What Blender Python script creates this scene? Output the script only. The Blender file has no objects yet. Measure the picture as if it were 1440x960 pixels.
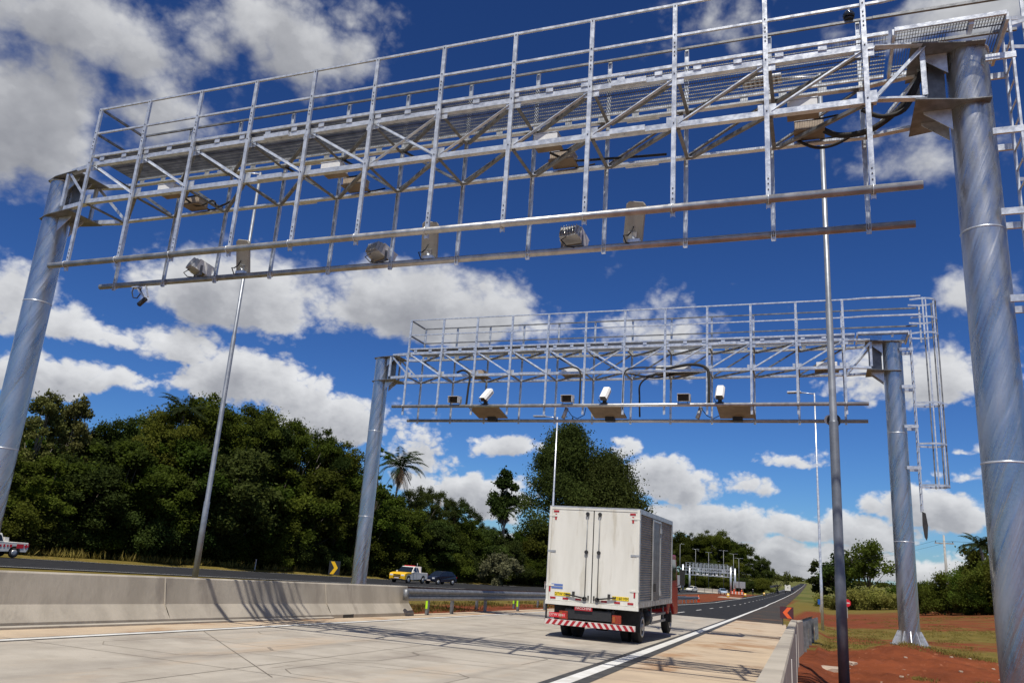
import bpy, math, random
import numpy as np
from mathutils import Vector, Matrix, noise as mnoise
PI = math.pi
R = math.radians
SC = bpy.context.scene
COL = SC.collection

# ------------------------------------------------------------------ camera, light, sky, exposure
cam = bpy.data.cameras.new('camera')
camo = bpy.data.objects.new('camera', cam); COL.objects.link(camo); SC.camera = camo
cam.sensor_width = 36; cam.lens = 28.03; cam.clip_start = .1; cam.clip_end = 9000
RM = ((0.93406983, 0.35114265, 0.06490293), (0.03388978, -0.26810618, 0.96279310), (-0.3554786, 0.89711645, 0.26233004))
M4 = Matrix.Identity(4)
for r in range(3):
    M4[r][0] = RM[0][r]; M4[r][1] = RM[1][r]; M4[r][2] = -RM[2][r]
M4[2][3] = 1.28
camo.matrix_world = M4

SUN = Vector((.10, -.49, 1)).normalized()          # towards the sun
sd = bpy.data.lights.new('sun', 'SUN'); sd.energy = 4.9; sd.angle = R(.53); sd.color = (1, .955, .88)
so = bpy.data.objects.new('sun', sd); COL.objects.link(so)
so.rotation_euler = SUN.to_track_quat('Z', 'Y').to_euler(); so.location = (0, -10, 40)

SC.view_settings.view_transform = 'Standard'; SC.view_settings.look = 'None'
SC.view_settings.exposure = 0; SC.view_settings.gamma = 1; SC.view_settings.use_curve_mapping = False

# clouds: (azimuth, elevation, half width, half height, weight) in degrees of sky
CLOUDS = [(-54.7, 30.0, 7.7, 2.8, 0.8), (-46.6, 31.8, 3.3, 2.5, 0.45), (-40.3, 32.7, 5.7, 3.3, 0.8), (-56.4, 23.1, 4.6, 5.2, 1), (-49.1, 26.4, 3.9, 3.0, 0.4), (-41.7, 15.7, 5.8, 3.8, 1), (-28.6, 16.7, 9.8, 3.5, 1), (-51.7, 12.1, 5.9, 1.5, 0.6), (-44.8, 12.1, 3.5, 1.9, 0.7), (-52.2, 8.9, 4.5, 1.8, 1), (-39.9, 10.1, 6.1, 2.6, 1), (-33.8, 7.8, 4.6, 3.0, 1), (-27.6, 6.6, 3.0, 2.8, 0.5), (-21.3, 7.7, 3.0, 1.4, 0.8), (-24.1, 4.2, 6.0, 2.0, 1), (-22.3, 3.5, 3.0, 1.8, 1), (-10.2, 5.5, 3.7, 2.5, 1), (-12.5, 7.6, 1.8, 1.4, 0.5), (-5.7, 5.4, 4.2, 1.1, 0.45), (-1.7, 7.6, 3.2, 0.9, 0.6), (-7.1, 3.0, 8.0, 1.7, 1), (-2.0, 3.0, 6.7, 1.2, 0.8), (-2.5, 1.6, 10.7, 1.1, 0.8), (6.4, 4.3, 5.1, 2.1, 1), (2.7, 3.0, 4.2, 1.6, 0.9), (6.2, 12.8, 5.8, 2.3, 0.65), (8.7, 8.6, 1.9, 0.5, 0.4), (8.6, 6.8, 2.1, 0.7, 0.5), (11.4, 34.5, 6.8, 1.9, 0.7), (7.1, 26.5, 4.0, 2.2, 0.35), (-6.8, 36.7, 4.2, 1.7, 0.3), (-11.1, 15.6, 4.6, 3.0, 0.28), (9.8, 17.9, 1.8, 2.0, 0.5), (-36.0, 35.3, 2.5, 1.3, 0.3), (-54.7, 13.4, 2.6, 2.5, 0.5), (-47.8, 9.0, 2.5, 1.4, 0.5),
          (-70, 25, 8, 5, .9), (-80, 12, 12, 4, 1), (30, 20, 8, 4, .8), (35, 7, 14, 3, 1), (-20, 55, 14, 5, .5), (60, 35, 12, 6, .8), (-110, 30, 14, 7, .8), (-10, .7, 48, 1.5, .95), (85, 30, 16, 11, 1), (112, 18, 20, 7, 1), (140, 38, 18, 12, 1), (165, 22, 14, 9, 1), (-172, 44, 18, 12, 1), (-150, 26, 18, 9, 1), (-128, 48, 20, 11, 1), (-95, 52, 20, 9, .9), (75, 60, 30, 9, .9), (150, 70, 50, 8, .9)]  # clouds behind the camera are unseen, added to whiten reflections on the poles

class NT:
    def __init__(s, t): s.t = t
    def n(s, typ, **kw):
        n = s.t.nodes.new(typ)
        for k, v in kw.items(): setattr(n, k, v)
        return n
    def link(s, a, b): s.t.links.new(a, b)
    def val(s, sock, v):
        if hasattr(v, 'is_linked') or isinstance(v, bpy.types.NodeSocket): s.t.links.new(v, sock)
        else: sock.default_value = v
    def math(s, op, a, b=None, c=None, clamp=False):
        n = s.n('ShaderNodeMath', operation=op, use_clamp=clamp); s.val(n.inputs[0], a)
        if b is not None: s.val(n.inputs[1], b)
        if c is not None: s.val(n.inputs[2], c)
        return n.outputs[0]
    def vm(s, op, a, b=None, c=None, out=0):
        n = s.n('ShaderNodeVectorMath', operation=op); s.val(n.inputs[0], a)
        if b is not None: s.val(n.inputs[1], b)
        if c is not None: s.val(n.inputs[2], c)
        return n.outputs[out]
    def noise(s, vec, scale, detail=6, rough=.55, color=False):
        n = s.n('ShaderNodeTexNoise'); s.val(n.inputs['Vector'], vec)
        n.inputs['Scale'].default_value = scale; n.inputs['Detail'].default_value = detail; n.inputs['Roughness'].default_value = rough
        return n.outputs['Color' if color else 'Fac']
    def ramp(s, v, a, b, lo=0., hi=1., kind='SMOOTHSTEP'):
        n = s.n('ShaderNodeMapRange', interpolation_type=kind); s.val(n.inputs[0], v)
        for i, x in zip((1, 2, 3, 4), (a, b, lo, hi)): n.inputs[i].default_value = x
        return n.outputs[0]
    def mix(s, f, a, b, blend='MIX'):
        n = s.n('ShaderNodeMix', data_type='RGBA', blend_type=blend); s.val(n.inputs[0], f)
        for i, x in ((6, a), (7, b)):
            if isinstance(x, tuple): n.inputs[i].default_value = (*x[:3], 1)
            else: s.link(x, n.inputs[i])
        return n.outputs[2]

def cloud_group():
    g = bpy.data.node_groups.new('cloud_density', 'ShaderNodeTree')
    g.interface.new_socket('P', in_out='INPUT', socket_type='NodeSocketVector')
    g.interface.new_socket('Density', in_out='OUTPUT', socket_type='NodeSocketFloat')
    T = NT(g); gi = T.n('NodeGroupInput'); go = T.n('NodeGroupOutput'); P0 = gi.outputs[0]
    w1 = T.noise(P0, .22, 3, .5, True)
    w = T.vm('MULTIPLY', T.vm('SUBTRACT', w1, (.5, .5, .5)), (4.2, 2.8, 0))
    P = T.vm('MULTIPLY', T.vm('ADD', P0, w), (1, 1, 0))
    acc = None
    for (a, e, ra, re, wt) in CLOUDS:
        k_ = (1.2 if e > 20 else 1.06) if e > 10 else .98; ra *= k_ * 1.06; re *= k_ * 1.06
        d = T.vm('MULTIPLY', T.vm('SUBTRACT', P, (a, e, 0)), (1 / ra, 1 / re, 0))
        d2 = T.vm('MAXIMUM', T.vm('ABSOLUTE', d), T.vm('MULTIPLY', d, (0, -1.7, 0)))
        l = T.vm('LENGTH', d2, out=1)
        b = T.math('MULTIPLY_ADD', l, -1.0 * wt, 1.0 * wt)
        acc = b if acc is None else T.math('MAXIMUM', acc, b)
    acc = T.math('MAXIMUM', T.math('MINIMUM', acc, .62), -.8)
    el = T.n('ShaderNodeSeparateXYZ'); T.link(P0, el.inputs[0]); el = el.outputs[1]
    Q = T.vm('MULTIPLY', P0, (1, 1.3, 0))
    n1 = T.noise(Q, .30, 8, .47); n2 = T.noise(Q, .50, 4, .45); n3 = T.noise(Q, 1.3, 4, .5)
    bil = T.math('ADD', T.math('ABSOLUTE', T.math('SUBTRACT', n2, .5)), T.math('MULTIPLY', T.math('ABSOLUTE', T.math('SUBTRACT', n3, .5)), .5))
    den = T.math('MULTIPLY_ADD', T.math('SUBTRACT', n1, .5), 1.05, acc)
    den = T.math('MULTIPLY_ADD', T.math('SUBTRACT', bil, .12), T.ramp(el, 6, 26, 1.15, .5), den)
    T.link(den, go.inputs[0])
    return g

def make_world():
    W = bpy.data.worlds.new('World'); SC.world = W; W.use_nodes = True
    T = NT(W.node_tree); T.t.nodes.clear()
    out = T.n('ShaderNodeOutputWorld'); bg = T.n('ShaderNodeBackground')
    sky = T.n('ShaderNodeTexSky', sky_type='NISHITA'); sky.sun_disc = False
    sky.sun_elevation = math.asin(SUN.z); sky.sun_rotation = math.atan2(SUN.x, SUN.y)
    sky.air_density = 1.0; sky.dust_density = .3; sky.ozone_density = 3.0; sky.altitude = 600
    tc = T.n('ShaderNodeTexCoord'); sep = T.n('ShaderNodeSeparateXYZ'); T.link(tc.outputs['Generated'], sep.inputs[0])
    az = T.math('MULTIPLY', T.math('ARCTAN2', sep.outputs[0], sep.outputs[1]), 180 / PI)
    el = T.math('MULTIPLY', T.math('ARCSINE', sep.outputs[2]), 180 / PI)
    cmb = T.n('ShaderNodeCombineXYZ'); T.link(az, cmb.inputs[0]); T.link(el, cmb.inputs[1]); P = cmb.outputs[0]
    G = cloud_group()
    oel = T.ramp(el, 3, 26, .30, 1.1)
    def dens(off):
        n = T.n('ShaderNodeGroup'); n.node_tree = G; q = P
        if off is not None:
            sc = T.n('ShaderNodeVectorMath', operation='SCALE'); sc.inputs[0].default_value = off; T.link(oel, sc.inputs['Scale']); q = T.vm('ADD', P, sc.outputs[0])
        T.link(q, n.inputs[0]); return n.outputs[0]
    d0 = dens(None); d1 = dens((.35, .9, 0)); d2 = dens((.6, 2.6, 0))
    mask = T.math('MULTIPLY', T.ramp(T.math('DIVIDE', T.math('SUBTRACT', d0, T.ramp(el, 6, 20, .06, -.06)), T.ramp(el, 8, 26, .26, .52)), 0, 1), T.ramp(el, -1.5, .1))
    thick = T.math('MULTIPLY_ADD', T.ramp(d1, -.05, 1.0, kind='LINEAR'), .45, T.math('MULTIPLY', T.ramp(d2, -.05, .95, kind='LINEAR'), .60))
    crisp = T.ramp(T.noise(T.vm('MULTIPLY', P, (1, 1.3, 0)), .40, 6, .5), .25, .75, -.17, .17, 'LINEAR')
    sh = T.math('ADD', T.math('ADD', thick, T.ramp(el, 11, 25, .04, .42)), crisp)
    # direct sun catches the cloud tops, the bases stay grey
    ccol = T.mix(T.ramp(sh, 0, .75, kind='LINEAR'), (8.5, 8.6, 8.75), (4.6, 4.7, 5.0))
    ccol = T.mix(T.ramp(sh, .70, 1.45, kind='LINEAR'), ccol, (2.3, 2.4, 2.75))
    gm = T.n('ShaderNodeGamma'); T.link(T.vm('MULTIPLY', sky.outputs[0], (1 / 3., 1 / 5.3, 1 / 7.7)), gm.inputs[0]); gm.inputs[1].default_value = 1.38
    skyc = T.vm('MULTIPLY', gm.outputs[0], (.93, 3.15, 7.9))
    colr = T.mix(T.math('MULTIPLY', mask, .97), skyc, ccol)
    T.link(colr, bg.inputs[0]); bg.inputs[1].default_value = .095
    T.link(bg.outputs[0], out.inputs[0])
    W.cycles.sampling_method = 'MANUAL'; W.cycles.sample_map_resolution = 512
make_world()

# ------------------------------------------------------------------ materials
MATS = {}
def mk(name, c1, c2=None, scale=4., rough=.6, metal=0., bump=0., bscale=30., stretch=(1, 1, 1), lo=.35, hi=.65, rvar=0., spec=.5, detail=7, c3=None, s3=1., coord='Object'):
    m = bpy.data.materials.new(name); m.use_nodes = True; T = NT(m.node_tree); b = m.node_tree.nodes['Principled BSDF']
    b.inputs['Base Color'].default_value = (*c1, 1); b.inputs['Roughness'].default_value = rough; b.inputs['Metallic'].default_value = metal
    b.inputs['Specular IOR Level'].default_value = spec
    tc = T.n('ShaderNodeTexCoord').outputs[coord]
    v = T.vm('MULTIPLY', tc, tuple(stretch))
    if c2:
        f = T.noise(v, scale, detail, .6)
        col = T.mix(T.ramp(f, lo, hi), c1, c2)
        if c3: col = T.mix(T.ramp(T.noise(v, s3, 5, .6), .52, .68), col, c3)
        T.link(col, b.inputs['Base Color'])
        if rvar: T.link(T.ramp(f, .3, .7, rough - rvar, rough + rvar, 'LINEAR'), b.inputs['Roughness'])
    if bump:
        bn = T.n('ShaderNodeBump'); bn.inputs['Strength'].default_value = bump; bn.inputs['Distance'].default_value = .02
        T.link(T.noise(v, bscale, 6, .6), bn.inputs['Height']); T.link(bn.outputs[0], b.inputs['Normal'])
    MATS[name] = m; return m

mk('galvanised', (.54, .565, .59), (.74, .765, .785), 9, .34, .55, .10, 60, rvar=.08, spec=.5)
mk('galvanised_dull_shade', (.15, .155, .16), (.25, .255, .26), 6, .5, .5, .15, 40, rvar=.08)  # dull steel; also a darker copy putting shade on rear and underside members
mk('pipe_metal', (.40, .40, .40), (.56, .55, .53), 5, .38, .7, .1, 50, rvar=.1)
mk('concrete', (.43, .385, .315), (.345, .305, .245), 1.6, .85, 0, .25, 25, lo=.3, hi=.7, c3=(.30, .26, .21), s3=.7)
mk('barrier_concrete', (.43, .38, .305), (.335, .295, .235), 1.3, .88, 0, .3, 18, stretch=(1, 1, .45), c3=(.27, .235, .19), s3=1.1)
mk('shoulder_concrete', (.50, .39, .265), (.40, .31, .215), 1.1, .88, 0, .25, 25, c3=(.34, .20, .10), s3=.55, lo=.3, hi=.7)
mk('asphalt', (.020, .0205, .022), (.032, .032, .033), 2, .95, 0, .3, 60, spec=.12)
mk('asphalt_shoulder', (.060, .052, .045), (.042, .038, .034), 1.5, .95, 0, .3, 60, spec=.15, c3=(.13, .07, .04), s3=.3)
mk('white_paint', (.70, .69, .65), (.56, .54, .49), 3, .7, 0, .05)
mk('black_paint', (.035, .034, .033), (.06, .057, .052), 4, .75)
mk('joint', (.17, .145, .115), (.27, .23, .18), 1.5, .9)
mk('white_body', (.75, .725, .65), (.68, .655, .58), 2.2, .42, 0, .03, 6, c3=(.57, .53, .44), s3=2.0, stretch=(1.6, 1, .28))
mk('truck_aluminium', (.30, .295, .285), (.215, .21, .20), 2.5, .45, .55, .05, stretch=(1, 1, 3))
mk('frame_metal', (.55, .55, .54), (.42, .42, .41), 5, .4, .6)
mk('red_paint', (.34, .012, .014), (.28, .011, .014), 3, .3)
mk('red_reflector', (.38, .015, .022), None, rough=.4)
mk('white_reflector', (.66, .58, .54), None, rough=.4)
mk('tail_lamp', (.30, .05, .02), (.22, .02, .015), 30, .2)
mk('amber', (.34, .09, .02), None, rough=.25)
mk('yellow_paint', (.85, .50, .015), (.80, .45, .01), 4, .35)
mk('yellow_sticker', (.82, .60, .02), None, rough=.5)
mk('blue_sticker', (.10, .17, .42), None, rough=.5)
mk('black_plastic', (.018, .018, .019), (.026, .026, .027), 20, .5)
mk('black_rubber', (.016, .016, .016), (.028, .026, .024), 8, .8, 0, .15, 60)
mk('dark_steel', (.030, .030, .032), (.05, .047, .044), 8, .6, .3)
mk('dark_blue_paint', (.008, .012, .028), None, rough=.18, spec=.6)
mk('glass', (.012, .016, .02), None, rough=.06, spec=.8)
mk('housing_white', (.78, .77, .74), (.70, .69, .66), 8, .45)
mk('panel_beige', (.42, .385, .32), (.36, .33, .27), 5, .55)
mk('box_tan', (.46, .37, .27), (.36, .285, .205), 5, .6)
mk('louvre', (.13, .10, .075), (.09, .07, .055), 10, .5)
mk('wood_board', (.225, .175, .12), (.17, .13, .09), 4, .7)
mk('orange', (.85, .13, .03), (.75, .11, .03), 5, .5)
mk('lime', (.45, .80, .02), None, rough=.4)
mk('sign_red', (.60, .02, .03), None, rough=.4)
mk('sign_blue', (.02, .10, .38), None, rough=.4)
mk('trunk', (.12, .095, .07), (.07, .055, .042), 6, .9, 0, .5, 20, stretch=(1, 1, .3))
mk('pale_trunk', (.30, .26, .21), (.20, .17, .14), 5, .85, 0, .3, 20)
mk('dry_frond', (.24, .15, .075), (.15, .09, .045), 5, .8)
mk('pole_concrete', (.40, .38, .34), (.33, .31, .28), 5, .8)
mk('skin', (.30, .16, .10), None, rough=.6)
mk('maroon', (.075, .022, .03), None, rough=.5)
mk('lens', (.02, .025, .035), None, rough=.08, spec=.8)
mk('clear_lamp', (.65, .68, .70), None, rough=.12)
mk('stone', (.42, .33, .25), (.34, .26, .19), 6, .9, 0, .4, 20)

def pole_mat():
    m = bpy.data.materials.new('spiral_galvanised'); m.use_nodes = True; T = NT(m.node_tree); b = m.node_tree.nodes['Principled BSDF']
    tc = T.n('ShaderNodeTexCoord').outputs['Object']
    sep = T.n('ShaderNodeSeparateXYZ'); T.link(tc, sep.inputs[0])
    rot = T.n('ShaderNodeVectorRotate', rotation_type='Z_AXIS'); T.link(tc, rot.inputs['Vector'])
    T.link(T.math('MULTIPLY', sep.outputs[2], -1.55), rot.inputs['Angle'])
    v = T.vm('MULTIPLY', rot.outputs[0], (1, 1, .035))
    st = T.noise(v, 34, 6, .65); fine = T.noise(tc, 28, 5, .6)
    big = T.noise(T.vm('MULTIPLY', rot.outputs[0], (1, 1, .12)), 4.5, 4, .6)
    vo = T.n('ShaderNodeTexVoronoi'); T.link(tc, vo.inputs['Vector']); vo.inputs['Scale'].default_value = 38
    col = T.mix(T.ramp(big, .3, .7), (.40, .40, .395), (.60, .60, .59))
    col = T.mix(T.math('MULTIPLY', T.ramp(vo.outputs['Color'], 0, 1, kind='LINEAR'), .30), col, (.74, .735, .72))
    col = T.mix(T.ramp(T.noise(T.vm('MULTIPLY', tc, (1, 1, .12)), 7, 4, .6), .60, .74, 0, .55), col, (.24, .235, .22))
    T.link(col, b.inputs['Base Color']); b.inputs['Metallic'].default_value = .93
    T.link(T.ramp(big, .3, .7, .22, .37, 'LINEAR'), b.inputs['Roughness'])
    msk = T.ramp(T.noise(T.vm('MULTIPLY', rot.outputs[0], (1, 1, .06)), 6, 3, .5), .40, .62)
    h = T.math('MULTIPLY_ADD', T.math('MULTIPLY', st, msk), 1.5, T.math('MULTIPLY', fine, .10))
    bn = T.n('ShaderNodeBump'); bn.inputs['Strength'].default_value = .19; bn.inputs['Distance'].default_value = .05
    T.link(h, bn.inputs['Height']); T.link(bn.outputs[0], b.inputs['Normal'])
    MATS['spiral_galvanised'] = m
pole_mat()

def leaf_mat(name, dark, light, yellow, trans=.35):
    m = bpy.data.materials.new(name); m.use_nodes = True; T = NT(m.node_tree); b = m.node_tree.nodes['Principled BSDF']
    at = T.n('ShaderNodeAttribute', attribute_name='tint'); oi = T.n('ShaderNodeObjectInfo')
    c = T.mix(T.ramp(at.outputs['Fac'], .1, .9, kind='LINEAR'), dark, light)
    c = T.mix(T.math('MULTIPLY', oi.outputs['Random'], .6), c, yellow)
    wn = T.n('ShaderNodeTexWhiteNoise', noise_dimensions='1D'); T.link(oi.outputs['Random'], wn.inputs['W'])
    c = T.vm('SCALE', c); T.link(T.ramp(wn.outputs['Value'], 0, 1, .62, 1.35, 'LINEAR'), c.node.inputs['Scale'])
    T.link(c, b.inputs['Base Color']); b.inputs['Roughness'].default_value = .7; b.inputs['Specular IOR Level'].default_value = .08
    tr = T.n('ShaderNodeBsdfTranslucent'); T.link(c, tr.inputs[0])
    mx = T.n('ShaderNodeMixShader'); mx.inputs[0].default_value = trans
    T.link(b.outputs[0], mx.inputs[1]); T.link(tr.outputs[0], mx.inputs[2])
    T.link(mx.outputs[0], m.node_tree.nodes['Material Output'].inputs[0]); MATS[name] = m
leaf_mat('leaves', (.028, .056, .008), (.098, .150, .018), (.135, .12, .020), .5)
leaf_mat('leaves_yellow', (.10, .115, .020), (.25, .25, .055), (.24, .21, .06), .4)
leaf_mat('leaves_dark', (.020, .040, .009), (.066, .100, .020), (.075, .080, .020), .45)
leaf_mat('leaves_olive', (.055, .072, .015), (.145, .16, .04), (.15, .135, .045))
leaf_mat('leaves_pale', (.10, .115, .055), (.22, .225, .12), (.2, .19, .1))
leaf_mat('frond', (.016, .032, .008), (.045, .070, .018), (.05, .06, .02))
leaf_mat('grass_blade', (.12, .115, .020), (.24, .20, .05), (.24, .18, .055), .4)

def worn_tracks(name):
    m = MATS[name]; T = NT(m.node_tree); b = m.node_tree.nodes['Principled BSDF']; src = b.inputs['Base Color'].links[0].from_socket
    tc = T.n('ShaderNodeTexCoord').outputs['Object']; sep = T.n('ShaderNodeSeparateXYZ'); T.link(tc, sep.inputs[0])
    u = T.math('MULTIPLY_ADD', sep.outputs[1], .043, sep.outputs[0])
    f = None
    for c in (-3.75, -5.6, -7.3, -9.1):
        g = T.ramp(T.math('ABSOLUTE', T.math('SUBTRACT', u, c)), .15, .55, 1, 0); f = g if f is None else T.math('MAXIMUM', f, g)
    gr = T.ramp(T.noise(T.vm('MULTIPLY', tc, (2.2, .12, 1)), 1.5, 6, .65), .35, .7)
    c1 = T.mix(T.math('MULTIPLY', T.math('MULTIPLY', f, gr), .42), src, (.20, .175, .145))
    oil = T.ramp(T.noise(T.vm('MULTIPLY', tc, (1, .5, 1)), 2.6, 3, .5), .70, .76)
    c1 = T.mix(T.math('MULTIPLY', oil, .5), c1, (.19, .155, .12))
    cl = T.ramp(T.noise(T.vm('MULTIPLY', tc, (.5, .12, 1)), 1.2, 7, .7), .55, .75)
    c1 = T.mix(T.math('MULTIPLY', cl, .45), c1, (.52, .36, .215))
    T.link(c1, b.inputs['Base Color'])
worn_tracks('concrete')

# ------------------------------------------------------------------ mesh helpers
class MB:
    def __init__(s): s.v = []; s.f = []; s.sm = []; s.second = None
    def add(s, vs, fs, smooth=False):
        o = len(s.v); s.v += [tuple(map(float, p)) for p in vs]; s.f += [tuple(i + o for i in f) for f in fs]; s.sm += [smooth] * len(fs); return s
    def box(s, c, d, rot=None):
        x, y, z = (k / 2 for k in d)
        P = [Vector(p) for p in ((-x, -y, -z), (x, -y, -z), (x, y, -z), (-x, y, -z), (-x, -y, z), (x, -y, z), (x, y, z), (-x, y, z))]
        if rot is not None: P = [rot @ p for p in P]
        c = Vector(c)
        return s.add([p + c for p in P], [(0, 3, 2, 1), (4, 5, 6, 7), (0, 1, 5, 4), (1, 2, 6, 5), (2, 3, 7, 6), (3, 0, 4, 7)])
    def b(s, x0, x1, y0, y1, z0, z1): return s.box(((x0 + x1) / 2, (y0 + y1) / 2, (z0 + z1) / 2), (abs(x1 - x0), abs(y1 - y0), abs(z1 - z0)))
    def bar(s, p, q, w, h, up=(0, 0, 1)):
        p, q = Vector(p), Vector(q); d = (q - p); L = d.length; d.normalize(); u = Vector(up)
        if abs(d.dot(u)) > .98: u = Vector((0, 1, 0))
        a = d.cross(u).normalized(); u = a.cross(d)
        return s.box((p + q) / 2, (L, w, h), Matrix((d, a, u)).transposed())
    def angle(s, p, q, w, t, up=(0, 0, 1), flip=1):
        """L-section steel: two thin legs at right angles"""
        p, q = Vector(p), Vector(q); d = (q - p).normalized(); u = Vector(up)
        if abs(d.dot(u)) > .98: u = Vector((0, 1, 0))
        a = d.cross(u).normalized(); u = a.cross(d)
        s.bar(p, q, t, w, u)
        o = a * (w / 2 + t / 2 + .0015) * flip - u * (w / 2 - t / 2)
        return s.bar(p + o, q + o, w, t, u)
    def tube(s, pts, r, n=8, cap=True):
        pts = [Vector(p) for p in pts]; rs = r if isinstance(r, (list, tuple)) else [r] * len(pts); vs = []; fs = []
        d0 = (pts[1] - pts[0]).normalized(); a = d0.orthogonal().normalized()
        for i, p in enumerate(pts):
            d = (pts[min(i + 1, len(pts) - 1)] - pts[max(i - 1, 0)]).normalized()
            a = (a - d * a.dot(d)).normalized(); b = d.cross(a)
            for k in range(n):
                t = 2 * PI * k / n; vs.append(p + (a * math.cos(t) + b * math.sin(t)) * rs[i])
        for i in range(len(pts) - 1):
            for k in range(n): fs.append((i * n + k, i * n + (k + 1) % n, (i + 1) * n + (k + 1) % n, (i + 1) * n + k))
        s.add(vs, fs, True)
        if cap:
            o = len(s.v) - len(vs)
            s.f += [tuple(o + k for k in reversed(range(n))), tuple(o + (len(pts) - 1) * n + k for k in range(n))]; s.sm += [False, False]
        return s
    def lathe(s, prof, c=(0, 0, 0), n=24):
        """profile of (x, radius) spun about a line parallel to x"""
        vs = [(c[0] + x, c[1] + r * math.cos(2 * PI * k / n), c[2] + r * math.sin(2 * PI * k / n)) for x, r in prof for k in range(n)]
        fs = [(i * n + k, i * n + (k + 1) % n, (i + 1) * n + (k + 1) % n, (i + 1) * n + k) for i in range(len(prof) - 1) for k in range(n)]
        s.add(vs, fs, True); o = len(s.v) - len(vs)
        s.f += [tuple(o + k for k in reversed(range(n))), tuple(o + (len(prof) - 1) * n + k for k in range(n))]; s.sm += [False, False]; return s
    def prism(s, poly, ax, lo, hi):
        """polygon in the two axes other than ax, from lo to hi along ax"""
        def mkp(u, v, t): return (t, u, v) if ax == 0 else ((u, t, v) if ax == 1 else (u, v, t))
        n = len(poly); vs = [mkp(u, v, lo) for u, v in poly] + [mkp(u, v, hi) for u, v in poly]
        fs = [tuple(range(n)), tuple(reversed(range(n, 2 * n)))] + [(i, i + n, (i + 1) % n + n, (i + 1) % n) for i in range(n)]
        return s.add(vs, fs)
    def build(s, name, mat, parent=None, loc=(0, 0, 0), rot=None, bevel=0., fix=True):
        me = bpy.data.meshes.new(name); me.from_pydata(s.v, [], s.f); me.polygons.foreach_set('use_smooth', s.sm)
        if fix:
            import bmesh
            bm = bmesh.new(); bm.from_mesh(me); bmesh.ops.recalc_face_normals(bm, faces=bm.faces); bm.to_mesh(me); bm.free()
        me.materials.append(MATS[mat] if isinstance(mat, str) else mat)
        if s.second:
            me.materials.append(MATS[s.second[1]]); k0 = s.second[0]
            me.polygons.foreach_set('material_index', [int(i >= k0) for i in range(len(s.f))])
        me.update()
        o = bpy.data.objects.new(name, me); COL.objects.link(o); o.location = loc
        if rot is not None: o.rotation_euler = rot
        if parent: o.parent = parent
        if bevel:
            md = o.modifiers.new('bevel', 'BEVEL'); md.width = bevel; md.segments = 2; md.limit_method = 'ANGLE'; md.angle_limit = R(40)
        return o

def tag(o, label=None, cat=None, group=None, kind=None):
    for k, v in (('label', label), ('category', cat), ('group', group), ('kind', kind)):
        if v: o[k] = v
    return o
def thing(name, label, cat, loc, rz=0., group=None):
    o = bpy.data.objects.new(name, None); COL.objects.link(o); o.location = loc; o.rotation_euler = (0, 0, rz); o.empty_display_size = .3
    return tag(o, label, cat, group)
def dup(o, loc=None, rz=None, scale=None, label=None, group=None, parent=None):
    c = o.copy(); COL.objects.link(c)
    if parent: c.parent = parent
    if loc is not None: c.location = loc
    if rz is not None: c.rotation_euler = (0, 0, rz)
    if scale is not None: c.scale = scale if isinstance(scale, tuple) else (scale,) * 3
    if label: c['label'] = label
    if group: c['group'] = group
    for ch in list(o.children): dup(ch, parent=c)
    return c
def text(s, size, mat, parent, loc, rot, name='lettering', ext=.003):
    cu = bpy.data.curves.new(name, 'FONT'); cu.body = s; cu.size = size; cu.align_x = 'CENTER'; cu.align_y = 'CENTER'; cu.extrude = ext
    to = bpy.data.objects.new(name, cu); COL.objects.link(to); dg = bpy.context.evaluated_depsgraph_get()
    me = bpy.data.meshes.new_from_object(to.evaluated_get(dg)); bpy.data.objects.remove(to)
    me.materials.clear(); me.materials.append(MATS[mat]); me.name = name
    o = bpy.data.objects.new(name, me); COL.objects.link(o); o.parent = parent; o.location = loc; o.rotation_euler = rot
    return o

# ------------------------------------------------------------------ terrain
ZY = [-60, 100, 125, 180, 272, 408, 900, 2000, 4000]; ZZ = [1.44, -2.4, -2.92, -3.62, -4.52, -5.4, -6.7, -7, -7]
def zroad(y): return float(np.interp(y, ZY, ZZ))
def zg(x, y):
    z = zroad(y) - .03
    if x > -.3:
        z -= .16 * min(1, (x + .3) / .4)
        ramp = min(max((y - 28) / 45, 0), 1)
        z += min(.115 * max(x - 1, 0), 1.75) * ramp
        m = math.exp(-(((x - 2.2) / 2.2) ** 2 + ((y - 25.0) / 3.2) ** 2)); z += .50 * m
        if y < 60:
            a = .10 if y < 32 else .05
            z += a * min(1, (x + .3) / 1.) * (mnoise.noise((x * .9, y * .7, 3)) + .5 * mnoise.noise((x * 2.6, y * 2.1, 7)) + .45 * mnoise.noise((x * 6, y * 5, 1)))
            if y < 34: z += .035 * min(1, (x + .3) / .5) * max(0, mnoise.noise((x * 9, y * 8, 4)) + .2)
    if y < 200 and x < -58 + .12 * (y - 44): z += .25 * min(1, (200 - y) / 40)
    return z
def uni(*segs):
    out = []
    for a, b, n in segs: out += list(np.linspace(a, b, n, endpoint=False))
    return out
XS = uni((-3000, -400, 10), (-400, -75, 20), (-75, -.3, 50), (-.3, 7, 100), (7, 40, 46), (40, 400, 20), (400, 3000, 8)) + [3000]
YS = sorted(set(uni((-60, 0, 8), (0, 10, 20), (10, 34, 230), (34, 60, 40), (60, 180, 40), (180, 900, 40), (900, 4000, 12)) + [100., 125., 180., 272., 408., 900., 2000., 4000.]))

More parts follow.
